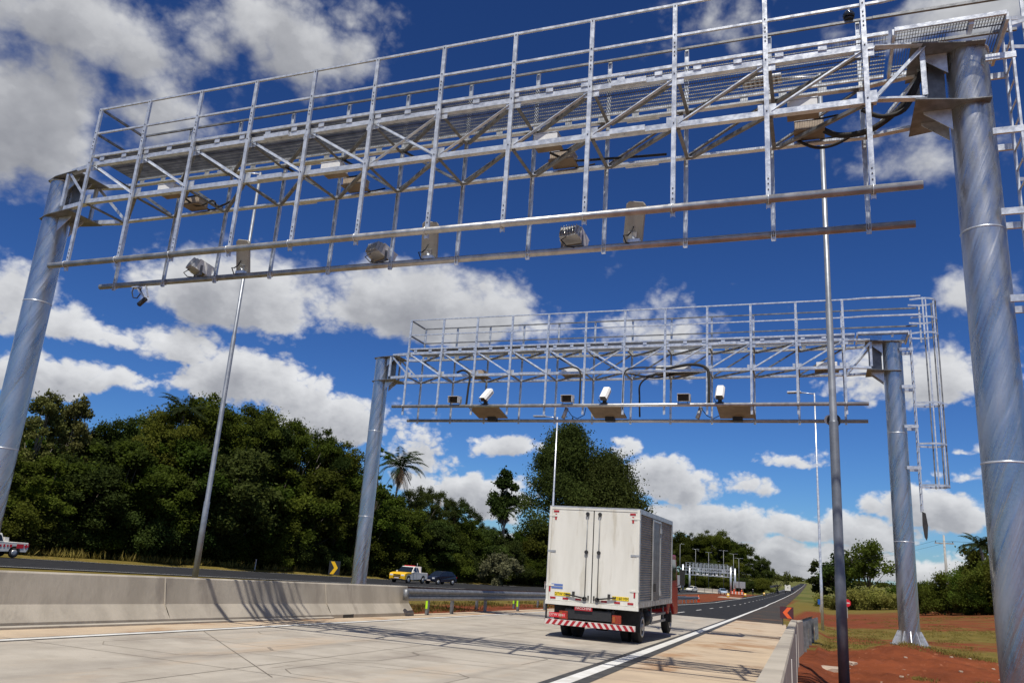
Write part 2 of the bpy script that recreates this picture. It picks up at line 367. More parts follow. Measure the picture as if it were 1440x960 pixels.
def ground_mat():
    m = bpy.data.materials.new('earth_and_grass'); m.use_nodes = True; T = NT(m.node_tree); b = m.node_tree.nodes['Principled BSDF']
    tc = T.n('ShaderNodeTexCoord').outputs['Object']; sep = T.n('ShaderNodeSeparateXYZ'); T.link(tc, sep.inputs[0]); X, Y = sep.outputs[0], sep.outputs[1]
    soil = T.mix(T.ramp(T.noise(tc, .8, 8, .65), .3, .7), (.205, .056, .022), (.115, .032, .013))
    soil = T.mix(T.ramp(T.noise(tc, 7, 6, .7), .58, .72), soil, (.27, .105, .055))
    gr = T.mix(T.ramp(T.noise(tc, 1.6, 8, .7), .3, .7), (.105, .090, .018), (.185, .130, .034))
    wob = T.noise(T.vm('MULTIPLY', tc, (.14, .14, 1)), 1, 5, .6)
    yy = T.math('MULTIPLY_ADD', T.math('SUBTRACT', wob, .5), 26, Y)
    # mown grass bands and scraped earth bands along the right verge
    w = T.n('ShaderNodeValToRGB'); cr = w.color_ramp; cr.interpolation = 'LINEAR'
    pts = [(0, 0), (25.5, 0), (29, .9), (34, .75), (39, .2), (44, .6), (50, .8), (56, .45), (62, .1), (75, .05), (100, .15), (125, .7), (160, 1)]
    while len(cr.elements) < len(pts): cr.elements.new(.5)
    for e, (p, v) in zip(cr.elements, pts): e.position = p / 160; e.color = (v, v, v, 1)
    T.link(T.math('DIVIDE', yy, 160), w.inputs[0])
    patch = T.noise(T.vm('MULTIPLY', tc, (.35, .8, 1)), 1.0, 9, .7)
    g1 = T.ramp(T.math('MULTIPLY_ADD', w.outputs[0], .62, patch), .66, .92)
    nearg = T.math('MULTIPLY', T.ramp(X, 2.6, 6), T.ramp(patch, .47, .62))
    g1 = T.math('MAXIMUM', g1, T.math('MULTIPLY', nearg, .75))
    # left of the road: bare median strip beside the guard rail, grass further out
    med = T.math('MULTIPLY', T.ramp(X, -17, -14), T.ramp(X, -5, -7, 0, 1))
    gl = T.ramp(T.math('MULTIPLY_ADD', T.math('SUBTRACT', 1., med), .5, patch), .60, .85)
    f = T.mix(T.ramp(X, -3, -2), gl, g1)
    far = T.ramp(Y, 140, 260)
    f2 = T.math('MAXIMUM', f, far)
    # disturbed earth around the distant works
    wk = T.math('MULTIPLY', T.math('MULTIPLY', T.ramp(X, -30, -27), T.ramp(X, -13, -16)), T.math('MULTIPLY', T.ramp(Y, 80, 100), T.ramp(Y, 300, 240)))
    f2 = T.math('MULTIPLY', f2, T.math('SUBTRACT', 1., T.math('MULTIPLY', wk, T.ramp(patch, .25, .45))))
    farc = T.mix(T.ramp(T.noise(tc, .02, 6, .6), .4, .6), (.085, .095, .022), (.14, .13, .038))
    gr = T.mix(far, gr, farc)
    T.link(T.mix(f2, soil, gr), b.inputs['Base Color']); b.inputs['Roughness'].default_value = .95; b.inputs['Specular IOR Level'].default_value = .1
    bn = T.n('ShaderNodeBump'); bn.inputs['Strength'].default_value = .7; bn.inputs['Distance'].default_value = .06
    T.link(T.noise(tc, 6, 8, .7), bn.inputs['Height']); T.link(bn.outputs[0], b.inputs['Normal'])
    MATS['earth'] = m
ground_mat()
def sheet(name, xs, ys, zf, mat):
    me = bpy.data.meshes.new(name); nx = len(xs)
    vs = [(x, y, zf(x, y)) for y in ys for x in xs]
    fs = [(j * nx + i, j * nx + i + 1, (j + 1) * nx + i + 1, (j + 1) * nx + i) for j in range(len(ys) - 1) for i in range(nx - 1)]
    me.from_pydata(vs, [], fs); me.polygons.foreach_set('use_smooth', [True] * len(fs)); me.materials.append(MATS[mat])
    o = bpy.data.objects.new(name, me); COL.objects.link(o); return tag(o, kind='structure')
sheet('ground', XS, YS, zg, 'earth')

_xy = np.array([-40, 11, 25, 51, 80, 109, 145, 193, 277, 440, 1022, 1600.]); _xx = np.array([-1.4, -3.3, -3.87, -4.98, -6.26, -7.49, -8.61, -9.65, -11.23, -13.75, -22.45, -31])
_dy = np.arange(-40, 1600, 2.); _dx = np.interp(_dy, _xy, _xx); _k = np.hanning(11); _k /= _k.sum()
_dx = np.convolve(np.pad(_dx, 5, mode='reflect', reflect_type='odd'), _k, 'valid')
def xr(y): return float(np.interp(y, _dy, _dx))        # the right-hand edge line
def strip(name, f0, f1, y0, y1, mat, lift, step=2., kind='structure'):
    ys = sorted(set([y0, y1] + [y for y in list(np.arange(y0, min(y1, 200), step)) + list(np.arange(200, y1, 12)) if y0 < y < y1] + [y for y in ZY if y0 < y < y1]))
    vs = []; fs = []
    for y in ys: vs += [(f0(y), y, zroad(y) + lift), (f1(y), y, zroad(y) + lift)]
    for i in range(len(ys) - 1): fs.append((2 * i, 2 * i + 1, 2 * i + 3, 2 * i + 2))
    me = bpy.data.meshes.new(name); me.from_pydata(vs, [], fs); me.materials.append(MATS[mat])
    o = bpy.data.objects.new(name, me); COL.objects.link(o)
    return tag(o, kind=kind) if kind else o
YC = 47.0                                               # the concrete slab ends here
strip('concrete_pavement', lambda y: xr(y) - 6.95, lambda y: xr(y) + .1, -14, YC, 'concrete', .004)
strip('left_shoulder', lambda y: xr(y) - 8.1, lambda y: xr(y) - 6.95, -14, YC, 'shoulder_concrete', .004)
strip('right_shoulder', lambda y: xr(y) + .1, lambda y: xr(y) + 2.85, -14, YC, 'shoulder_concrete', .004)
strip('main_road', lambda y: xr(y) - 8.0, lambda y: xr(y) + .1, YC, 1500, 'asphalt', .004)
strip('main_road_shoulder', lambda y: xr(y) + .1, lambda y: xr(y) + 2.7, YC, 1500, 'asphalt_shoulder', .004)
strip('edge_line', lambda y: xr(y) - .11, lambda y: xr(y) + .11, -14, 1400, 'white_paint', .010)
strip('edge_line_border', lambda y: xr(y) - .24, lambda y: xr(y) - .11, -14, YC, 'black_paint', .008)
strip('edge_line_border', lambda y: xr(y) + .11, lambda y: xr(y) + .30, -14, YC, 'black_paint', .008)
strip('edge_line', lambda y: xr(y) - 7.05, lambda y: xr(y) - 6.9, -14, 1400, 'white_paint', .010)
strip('edge_line_border', lambda y: xr(y) - 6.9, lambda y: xr(y) - 6.84, -14, YC, 'black_paint', .008)
strip('edge_line_border', lambda y: xr(y) - 7.11, lambda y: xr(y) - 7.05, -14, YC, 'black_paint', .008)
m = MB()
y = 52.
while y < 420:
    for a, b_ in ((y, y + 4.),):
        m.add([(xr(a) - 3.55, a, zroad(a) + .010), (xr(a) - 3.42, a, zroad(a) + .010), (xr(b_) - 3.42, b_, zroad(b_) + .010), (xr(b_) - 3.55, b_, zroad(b_) + .010)], [(0, 1, 2, 3)])
    y += 12
tag(m.build('lane_marking', 'white_paint'), kind='structure')
# slab joints and sawn detector loops
def seg(m, x0, y0, x1, y1, w, lift=.007):
    d = Vector((x1 - x0, y1 - y0, 0)); n = Vector((-d.y, d.x, 0)).normalized() * w / 2
    P = [Vector((x0, y0, zroad(y0) + lift)), Vector((x1, y1, zroad(y1) + lift))]
    m.add([P[0] - n, P[1] - n, P[1] + n, P[0] + n], [(0, 1, 2, 3)])
m = MB()
for y in np.arange(-2, 46, 5.2): seg(m, xr(y) - 8.0, y, xr(y) + 2.8, y, .012)
for y in np.arange(-14, 46, 2.): seg(m, xr(y) - 3.42, y, xr(y + 2) - 3.42, y + 2, .014)
tag(m.build('pavement_joint', 'joint'), kind='structure')
m = MB()
for (cx, cy) in ((-5.3, 9.6), (-5.4, 13.2), (-8.6, 9.9), (-8.8, 13.6), (-5.6, 23.6), (-9.0, 24.0), (-7.0, 11.5)):
    h, c = .95, .28
    pts = [(-h + c, -h), (h - c, -h), (h, -h + c), (h, h - c), (h - c, h), (-h + c, h), (-h, h - c), (-h, -h + c)]
    for i in range(8):
        a, b_ = pts[i], pts[(i + 1) % 8]; seg(m, cx + a[0], cy + a[1], cx + b_[0], cy + b_[1], .012, .0085)
    seg(m, cx + h, cy, -1.0, cy + .9, .012, .0085)
seg(m, -3.0, 16.8, -1.0, 15.3, .016, .0095); seg(m, -10.2, 12.0, -5.9, 8.2, .012, .0095)
tag(m.build('detector_loop_cut', 'joint'), kind='structure')
# the opposite carriageway
LX = ([-40, 44, 74, 119, 240, 400, 900], [-70, -58, -54.5, -49, -42, -40, -46]); NX = ([-40, 28, 80, 240, 400, 900], [-47, -37, -29.5, -27.5, -28, -40])
fl = lambda y: float(np.interp(y, *LX)); fn = lambda y: float(np.interp(y, *NX))
strip('opposite_road', fl, fn, -40, 900, 'asphalt', .004)
strip('edge_line', lambda y: fl(y) + 1.1, lambda y: fl(y) + 1.3, -40, 500, 'white_paint', .010)
strip('edge_line', lambda y: fn(y) - 1.3, lambda y: fn(y) - 1.1, -40, 500, 'white_paint', .010)
strip('road_kerb', lambda y: fl(y) - .5, fl, -40, 300, 'concrete', .02)

# ------------------------------------------------------------------ barriers and guard rails
def sweep(m, prof, path, smooth=False):
    n = len(prof); vs = []; fs = []
    for (x, y, z) in path: vs += [(x + a, y, z + b) for a, b in prof]
    for i in range(len(path) - 1):
        for k in range(n): fs.append((i * n + k, i * n + (k + 1) % n, (i + 1) * n + (k + 1) % n, (i + 1) * n + k))
    fs += [tuple(range(n)), tuple((len(path) - 1) * n + k for k in reversed(range(n)))]
    return m.add(vs, fs, smooth)
def long_path(xf, y0, y1, ox, oy, oz, step=2.):
    ys = list(np.arange(y0, y1, step)) + [y1]
    return [(xf(y) - ox, y - oy, zroad(y) - oz) for y in ys]
# left: safety shape facing the road, foot at x = -11.5
xl = lambda y: -11.42 - .004 * (y - 10)
oz = zroad(8)
t = thing('concrete_barrier', 'long pale concrete safety barrier with sloping foot crossed by gantry shadows, left of the lanes', 'barrier', (-11.5, 8, oz))
m = MB(); sweep(m, [(0, -.03), (0, .09), (-.20, .34), (-.29, .80), (-.31, .82), (-.52, .82), (-.54, .80), (-.62, .34), (-.80, .09), (-.80, -.03)], long_path(xl, -8, 22.2, -11.5, 8, oz))
sweep(m, [(0, -.03), (0, .09), (-.20, .34), (-.29, .80), (-.31, .82), (-.52, .82), (-.54, .80), (-.62, .34), (-.80, .09), (-.80, -.03)], [(xl(22.2) + 11.5, 14.203, zroad(22.2) - oz), (xl(22.5) + 11.5, 14.5, zroad(22.5) - oz)])
m.build('barrier_body', 'barrier_concrete', t)
m = MB(); sweep(m, [(.004, -.02), (.10, -.02), (.10, .035), (.004, .05)], long_path(xl, -8, 18.0, -11.5, 8, oz)); m.build('footing', 'concrete', t)
m = MB(); m.b(.0, .008, 10.55, 11.05, .0 + zroad(18.8) - oz, .088 + zroad(18.8) - oz); o = m.build('drain_opening', 'black_plastic', t, (xl(18.8) + 11.5, 0, 0))
for yj in (-4., 1.5, 7.0, 12.5, 18.0):
    m = MB(); z0 = zroad(yj) - oz
    m.prism([(.003, z0 + .09), (-.197, z0 + .34), (-.287, z0 + .80), (-.26, z0 + .80), (-.17, z0 + .34), (.0, z0 + .05)], 1, yj - 8 - .004, yj - 8 + .004)
    m.build('expansion_joint', 'concrete', t, (xl(yj) + 11.5, 0, 0))
# right: top edge drifts with the shoulder
xrb = lambda y: -.27 - .0242 * y
oz = zroad(12)
t = thing('concrete_barrier', 'pale concrete barrier seen along its flat top beside the red earth', 'barrier', (-.5, 12, oz))
m = MB(); prof = [(-.16, -.04), (-.16, .09), (-.04, .32), (0, .80), (.01, .82), (.14, .82), (.15, .80), (.17, -.5), (-.02, -.5)]
sweep(m, prof, long_path(xrb, -4, 21.6, -.5, 12, oz)); m.build('barrier_body', 'barrier_concrete', t)
m = MB(); prof2 = [(-.10, -.04), (-.10, .09), (.0, .32), (.03, .76), (.04, .78), (.15, .78), (.16, .76), (.18, -.5), (-.02, -.5)]
sweep(m, prof2, [(xrb(y) + .5 + (y - 21.63) * .06, y - 12, zroad(y) - oz) for y in (21.63, 22.6, 23.6)]); m.build('end_block', 'barrier_concrete', t)
for yj in (2., 7.6, 13.2, 18.6):
    m = MB(); m.b(.172, .178, yj - 12 - .02, yj - 12 + .02, -.4 + zroad(yj) - oz, .8 + zroad(yj) - oz); m.build('expansion_joint', 'white_body', t, (xrb(yj) + .5, 0, 0))

WB = [(0, -.155), (.05, -.13), (.08, -.09), (.07, -.05), (.02, -.015), (.02, .015), (.07, .05), (.08, .09), (.05, .13), (0, .155)]
WB = [(a * 1.1, b * 1.12) for a, b in WB]
WBP = WB + [(a - .006, b) for a, b in reversed(WB)]
def guardrail(label, pts, posts, reflect, side, h=.60, group=None, spacer=.12):
    x0, y0 = pts[0]; oz = zroad(y0)
    t = thing('guard_rail', label, 'guard rail', (x0, y0, oz), 0, group)
    xf = lambda y: float(np.interp(y, [p[1] for p in pts], [p[0] for p in pts]))
    ys = [pts[0][1]] + list(np.arange(pts[0][1] + 2, pts[-1][1], 2.)) + [pts[-1][1]]
    prof = [(a * side, b + h) for a, b in WBP]
    if side < 0: prof = prof[::-1]
    m = MB(); sweep(m, prof, [(xf(y) - x0, y - y0, zroad(y) - oz) for y in ys]); m.build('rail_beam', 'galvanised_dull_shade', t)
    for i, y in enumerate(posts):
        m = MB(); zz = zroad(y) - oz; xx = xf(y) - x0 - side * .10
        m.b(xx - .04, xx + .04, y - y0 - .06, y - y0 + .06, zz - .35, zz + h + .12).b(xx - side * .04 + side * .083, xx + side * .09, y - y0 - .05, y - y0 + .05, zz + h - .1, zz + h + .1)
        p = m.build('post', 'galvanised_dull_shade', t)
        if i in reflect:
            m = MB(); m.b(xx - .035, xx + .035, y - y0 - .068, y - y0 - .063, zz + .18, zz + .42); m.build('reflector', 'lime', p)
    return t
g1 = guardrail('grey corrugated steel guard rail beginning at the end of the left concrete barrier', [(-11.44, 21.8), (-11.55, 24), (-11.95, 36), (-13.1, 60), (-15.3, 110)], [23.7, 25.7, 28.9, 32.8, 36.8, 40.8, 44.8, 48.8, 52.8, 57, 61, 65, 69, 73, 77, 81, 85, 89, 93, 97, 101, 105, 109], (0, 3, 5, 8), 1)
m = MB(); pr = [(.10 * math.cos(a) + .0, .60 + .0) for a in np.linspace(0, PI, 3)]
m.tube([(.02, -.02, .45), (.02, -.02, .75)], .085, 10); m.build('end_shoe', 'galvanised_dull_shade', g1)
guardrail('second corrugated guard rail set back in the median behind the first one', [(-12.9, 22.5), (-13.4, 36), (-14.6, 60), (-16.8, 110)], [26.4, 31.2, 36, 40, 44, 48, 52, 56, 60, 66, 72, 78, 84, 90, 96, 102, 108], (0, 2), -1, h=.58)
guardrail('short galvanised guard rail fixed to the far end of the right barrier', [(-.66, 22.2), (-.62, 26), (-.52, 30), (-.40, 33.5)], [24.2, 26.2, 28.2, 30.2, 32.2, 33.4], (), -1, h=.60)

# ------------------------------------------------------------------ overhead gantries
XP = [-14.05 + 1.35 * i for i in range(12)]
PLX, PRX = -15.45, 2.16
ZPIPE, ZB, ZT, ZM, ZR = 6.395, 7.83, 8.69, 9.37, 9.947
DEP = 1.15
def pole(root, lx, ly, zbase, ztop, rad=.27):
    L = ztop - zbase; n = 40
    m = MB(); m.tube([(0, 0, 0), (0, 0, L)], rad, n, cap=False)
    p = m.build('pole', 'spiral_galvanised', root, (lx, ly, zbase))
    for z in (L - 2.75, L - 5.85):
        if z > .6: m = MB(); m.tube([(0, 0, z - .012), (0, 0, z), (0, 0, z + .012)], [rad + .002, rad + .009, rad + .002], n, cap=False); m.build('weld_seam', 'galvanised', p)
    m = MB(); m.tube([(0, 0, L), (0, 0, L + .012)], rad + .02, n); m.build('cap_plate', 'galvanised', p)
    m = MB(); m.tube([(0, 0, -.02), (0, 0, .025)], rad + .24, 32)
    m.build('base_plate', 'galvanised_dull_shade', p)
    for k in range(12):
        a = 2 * PI * k / 12; m = MB(); m.prism([(rad + .002, .026), (rad + .19, .026), (rad + .17, .09), (rad + .03, .38), (rad + .002, .38)], 1, -.009, .009)
        m.build('base_gusset', 'galvanised', p, rot=(0, 0, a))
    return p
def gantry(label, Y0, zo, zbl, zbr, pf, detail=True):
    """front face of the truss at Y0; everything below is local to the root"""
    rx = -6.6; t = thing('gantry', label, 'gantry', (rx, Y0, zbr), 0, None)
    X = [x - rx for x in XP]; zz = zo - zbr
    zp, zb, zt, zm, zr = ZPIPE + zz, ZB + zz, ZT + zz, ZM + zz, ZR + zz; D = DEP; pl, pr = PLX - rx, PRX - rx; yc = D / 2
    pole(t, pl, yc, zbl - zbr, zt - .08); pole(t, pr, yc, 0, zt - .03)
    # instrument pipes
    for y, x0, x1, dz in ((0, X[0] - .43, X[11] + .60, pf), (D, X[0] - .46, X[11] + .63, 0)):
        m = MB(); m.tube([(x0, y - .075 if y == 0 else y + .075, zp + dz), (x1, y - .075 if y == 0 else y + .075, zp + dz)], .058, 16); m.build('instrument_pipe', 'pipe_metal', t)
    # posts: channel section, from below the pipe to the hand rail
    for y, s in ((0, 1), (D, -1)):
        for x in X:
            m = MB(); z0 = zp - .12 if (y or not pf) else zp - .02; top = zr
            m.b(x - .034, x + .034, y - .0475 * s, y - .0415 * s, z0, top)
            m.b(x - .034, x - .029, y - .041 * s, y - .003 * s, z0, top); m.b(x + .029, x + .034, y - .041 * s, y - .003 * s, z0, top)
            m.second = (len(m.f), 'dark_steel')
            for z in (zp + .16, zp + .25, zp + .33, zb - .02, zt - .02, zt + .30, zt + .37, zt + .46, zt + .53, zm, zr - .05):
                m.tube([(x, y - .0482 * s, z), (x, y - .056 * s, z)], .011, 6)
            q = m.build('post', 'galvanised', t)
            if detail:
                m = MB(); yy = y - .075 if y == 0 else y + .075; zc = zp + (pf if y == 0 else 0)
                m.tube([(x + .0, yy + .062 * math.cos(a), zc + .066 * math.sin(a)) for a in np.linspace(0, 2 * PI, 13)], .008, 6, cap=False); m.build('pipe_clamp', 'galvanised', q)
    # chords (angle sections)
    for z, y, fl in ((zb, 0, 1), (zb, D, -1), (zt, 0, 1), (zt, D, -1)):
        m = MB(); m.angle((X[0] - .06, y + .045 * fl, z), (X[11] + .12, y + .045 * fl, z), .088, .008, (0, 0, 1), -fl); m.build('chord', 'galvanised', t)
        if detail:
            for k in (3, 8):
                m = MB(); xx = X[k] + .62; m.b(xx - .28, xx + .28, y - .008 * fl, y + .035 * fl, z - .045, z + .045); m.build('splice_plate', 'galvanised', t)
    if detail:
        for x in X:
            for z, dz in ((zb, .075), (zt, -.075)):
                m = MB(); m.b(x - .13, x + .13, .0555, .0625, z + dz - .075, z + dz + .075); m.build('gusset_plate', 'galvanised', t)
    # face diagonals
    def brace(p, q, w=.052): m = MB(); m.angle(p, q, w, .007); m.build('brace', 'galvanised' if p[1] < .1 and abs(p[2] - q[2]) > .1 else 'galvanised_dull_shade', t)  # rear and level braces take the darker copy, shade put into the colour
    for y in (.078, D - .055):
        for i in range(11):
            if i <= 5: brace((X[i] + .05, y, zt - .04), (X[i + 1] - .05, y, zb + .04))
            if i >= 5: brace((X[i] + .05, y + .012, zb + .04), (X[i + 1] - .05, y + .012, zt - .04))
    for z in (zb - .035, zt - .075):
        for i in range(12):
            brace((X[i] + .02, .09, z), (X[i] + .02, D - .09, z), .05)
            if i < 11: brace((X[i + 1] - .05, .09, z + .009), (X[i] + .07, D - .09, z + .009), .05)
    # walkway: side bands on short spacers, open grating
    for y in (.03, D - .03):
        m = MB(); m.b(X[0], X[11] + .32, y - .02, y + .02, zt + .135, zt + .185)
        k = X[0] + .25
        while k < X[11]: m.b(k - .06, k + .06, y - .006, y + .006, zt + .045, zt + .140); k += .72 if int(k * 10) % 2 else .60
        m.build('walkway_edge', 'galvanised', t)
    def grate(x0, x1, y0, y1, z, pitch=.036):
        m = MB()
        for x in np.arange(x0, x1, pitch): m.b(x - .0015, x + .0015, y0, y1, z - .016, z + .016)
        for y in np.arange(y0, y1 + .001, .10): m.b(x0, x1, y - .003, y + .003, z - .012, z + .005)
        m.build('walkway_grating', 'galvanised_dull_shade', t)
    grate(X[0] + .02, X[11] + .32, .06, D - .06, zt + .155)
    # landing round the right-hand pole
    lx0, lx1 = X[11] + .40, pr + .42
    m = MB(); zl = zt + .17
    m.b(lx0, lx1, -.02, .02, zl - .025, zl + .035).b(lx0, lx1, D - .02, D + .02, zl - .025, zl + .035).b(lx1 - .012, lx1 + .03, .021, D - .021, zl - .09, zl + .03).b(lx0 - .03, lx0 + .012, .021, D - .021, zl - .06, zl + .03)
    m.b(pr - .03, pr + .03, .021, .26, zl - .08, zl - .02).b(pr - .03, pr + .03, D - .26, D - .021, zl - .08, zl - .02); m.build('landing_frame', 'galvanised', t)
    m = MB()
    for x in np.arange(lx0 + .03, lx1, .036):
        if abs(x - pr) < .28:
            m.b(x - .0015, x + .0015, .02, .26, zl - .016, zl + .016); m.b(x - .0015, x + .0015, D - .26, D - .02, zl - .016, zl + .016)
        else: m.b(x - .0015, x + .0015, .02, D - .02, zl - .016, zl + .016)
    for y in (.08, .16, .24, D - .24, D - .16, D - .08): m.b(lx0, lx1, y - .003, y + .003, zl - .012, zl + .005)
    m.build('landing_grating', 'galvanised_dull_shade', t)
    # hand rails
    for z in (zm, zr):
        for y in (0, D):
            m = MB(); m.bar((X[0], y - (.06 if y == 0 else -.06) * .0, z), (X[11] + .22, y, z), .036, .038); m.build('hand_rail', 'galvanised' if y == 0 else 'galvanised_dull_shade', t)  # rear rail coloured darker to stand in for its shade
        m = MB(); m.bar((X[0] - .025, .024, z), (X[0] - .025, D - .024, z), .04, .045); m.build('hand_rail', 'galvanised_dull_shade', t)
        m = MB(); m.bar((X[11] + .225, 0, z), (X[11] + .6, -.05, z), .045, .045); m.bar((X[11] + .6, -.05, z), (lx1 + .38, -.02, z), .045, .045); m.build('hand_rail', 'galvanised', t)
        m = MB(); m.bar((X[11] + .225, D, z), (lx1 + .38, D + .02, z), .045, .045); m.build('hand_rail', 'galvanised_dull_shade', t)
    # brackets joining truss and poles
    for s, px_, xe in ((-1, pl, X[0]), (1, pr, X[11] + .12)):
        for z in (zb - .07, zt - .03):
            m = MB()
            if s < 0: m.prism([(px_ - .34, yc - .05), (px_ - .28, yc - .20), (px_ + .1, yc - .34), (xe - .55, .12), (xe - .55, D - .12), (px_ + .1, yc + .34), (px_ - .28, yc + .20), (px_ - .34, yc + .05)], 2, z - .012, z + .003)
            else: m.prism([(px_ + .20, yc - .34), (px_ - .1, yc - .36), (px_ - .75, .05), (px_ - .75, D - .05), (px_ - .1, yc + .36), (px_ + .20, yc + .34)], 2, z - .012, z + .003)
            m.build('bracket_plate', 'galvanised_dull_shade', t)
            a = px_ - s * .27; b_ = px_ - s * .62
            for yg in (-.155, .155): m = MB(); m.prism([(a, z - .014), (b_, z - .014), (b_, z - .05), (a, z - .34)], 1, yc + yg - .005, yc + yg + .005); m.build('bracket_gusset', 'galvanised', t)
        for y in (.07, D - .07):
            x2 = px_ - s * .62
            m = MB(); m.angle((xe, y, zt), (x2, yc + (y - yc) * .75, zt), .09, .008); m.build('end_member', 'galvanised', t)
            m = MB(); m.angle((xe, y, zb), (x2, yc + (y - yc) * .75, zb), .09, .008); m.build('end_member', 'galvanised', t)
            m = MB(); m.angle((xe, y, zb + .05), (x2 + s * .02, yc + (y - yc) * .75, zt - .05), .06, .007); m.build('end_member', 'galvanised', t)
            m = MB(); m.angle((x2 + s * .04, yc + (y - yc) * .72, zb + .05), (x2 + s * .04, yc + (y - yc) * .72, zt - .05), .06, .007); m.build('end_member', 'galvanised', t)
        m = MB(); m.b(px_ - s * .60, px_ - s * .585, yc - .34, yc + .34, zb - .055, zt - .035) if False else m.b(px_ - s * .30, px_ - s * .60, yc - .006, yc + .006, zb - .055, zt - .045)
        m.build('web_plate', 'galvanised_dull_shade', t)
    # ladder with safety cage on the outer side of the right-hand pole
    la = thing('ladder', None, None, (pr + .52, yc, 0)); la.parent = t
    zl0, zl1 = zb - 4.15, zt + .30
    for y in (-.23, .23):
        m = MB(); m.b(-.015, .015, y - .035, y + .035, zl0, zl1); m.build('stringer', 'galvanised', la)
    for z in np.arange(zl0 + .2, zl1, .30):
        m = MB(); m.tube([(0, -.20, z), (0, .20, z)], .014, 8); m.build('rung', 'galvanised', la)
    for z in (zt - .28, zt - 1.42, zt - 2.6, zt - 3.8):
        for y in (-.25, .25):
            m = MB(); m.b(-.34, .03, y - .02 - .017 * (1 if y > 0 else -1) * 0, y + .02, z - .045, z + .045); m.build('stand_off', 'galvanised', la)
    arc = [(.42 - .42 * math.cos(0) * 0 + .0, 0)]
    hoop = [(.02, -.27)] + [(.40 + .36 * math.cos(a), .36 * math.sin(a)) for a in np.linspace(-PI * .62, PI * .62, 17)] + [(.02, .27)]
    for z in (zl0 + .72, zl0 + 1.9, zl0 + 3.1, zt + .2, zm, zr):
        m = MB()
        for (a, b_), (c, d) in zip(hoop[:-1], hoop[1:]): m.bar((a, b_, z), (c, d, z), .008, .055)
        m.build('cage_hoop', 'galvanised', la)
    for k in (3, 6, 9, 12, 15):
        a, b_ = hoop[k]; r_ = math.hypot(a - .4, b_)
        a2 = .4 + (a - .4) * (r_ - .02) / r_; b2 = b_ * (r_ - .02) / r_
        m = MB(); m.b(a2 - .018, a2 + .018, b2 - .018, b2 + .018, zl0 + .68, zr + .02); m.build('cage_strap', 'galvanised' if b_ < 0 else 'galvanised_dull_shade', la)
    for y in (-.31, .31):
        m = MB(); m.b(.32, .365, y - .02 + (.14 if y > 0 else -.14), y + .02 + (.14 if y > 0 else -.14), zt + .1, zr); m.build('gate_post', 'galvanised', la)
    # ladder climbs from a loose end panel
    m = MB(); m.prism([(-.03, zl0 - .02), (.06, zl0 - .06), (.10, zl0 - .40), (.07, zl0 - .72), (.04, zl0 - .82), (-.01, zl0 - .72), (-.04, zl0 - .40)], 1, -.24, -.23)
    m.build('hanging_strap', 'dark_steel', la)
    return t
YN, YFAR = 10.89, 25.22
GN = gantry('big galvanised lattice gantry spanning the whole foreground, with walkway and two long pipes', YN, 0, zroad(11.5), zroad(11.5) - .1, 0)
GF = gantry('second lattice gantry of galvanised steel over the truck, carrying white cameras and flat panels', YFAR, -.342, zroad(25.8), -.30, .285)

# ------------------------------------------------------------------ instruments on the gantries
def rotx(a): return Matrix.Rotation(a, 3, 'X')
def rotz(a): return Matrix.Rotation(a, 3, 'Z')
def flood(label, x, y, z, rz=0., dark=True, tilt=.5, group=None):
    t = thing('floodlight', label, 'floodlight', (x, y, z), rz, group); t.scale = (.86, .86, .86); rm = rotx(tilt)
    def P(v): return rm @ Vector(v) + Vector((0, 0, .22))
    m = MB(); m.box(P((0, .05, 0)), (.40, .26, .24), rm)
    for k in range(7): m.box(P((-.165 + .055 * k, .21, 0)), (.014, .07, .22), rm)
    m.build('housing', 'frame_metal', t, bevel=.008)
    m = MB(); m.box(P((0, -.10, .135)), (.44, .42, .014), rm); m.box(P((-.215, -.10, 0)), (.012, .38, .25), rm); m.box(P((.215, -.10, 0)), (.012, .38, .25), rm)
    m.build('visor', 'housing_white', t)
    m = MB(); m.box(P((0, -.09, 0)), (.38, .02, .22), rm)
    for k in range(6): m.box(P((0, -.14, -.10 + .04 * k)), (.38, .08, .006), rm)
    m.build('louvre', 'louvre', t)
    m = MB(); m.b(-.225, -.205 - .012, -.03, .03, .02, .24).b(.217, .225 + .012, -.03, .03, .02, .24).b(-.237, .237, -.03, .03, 0, .018); m.build('yoke', 'galvanised_dull_shade', t)
    m = MB(); m.tube([(.05, .2, .15), (.1, .3, .05), (.02, .22, -.05), (-.1, .1, -.06)], .012, 6); m.build('cable', 'black_rubber', t)
    return t
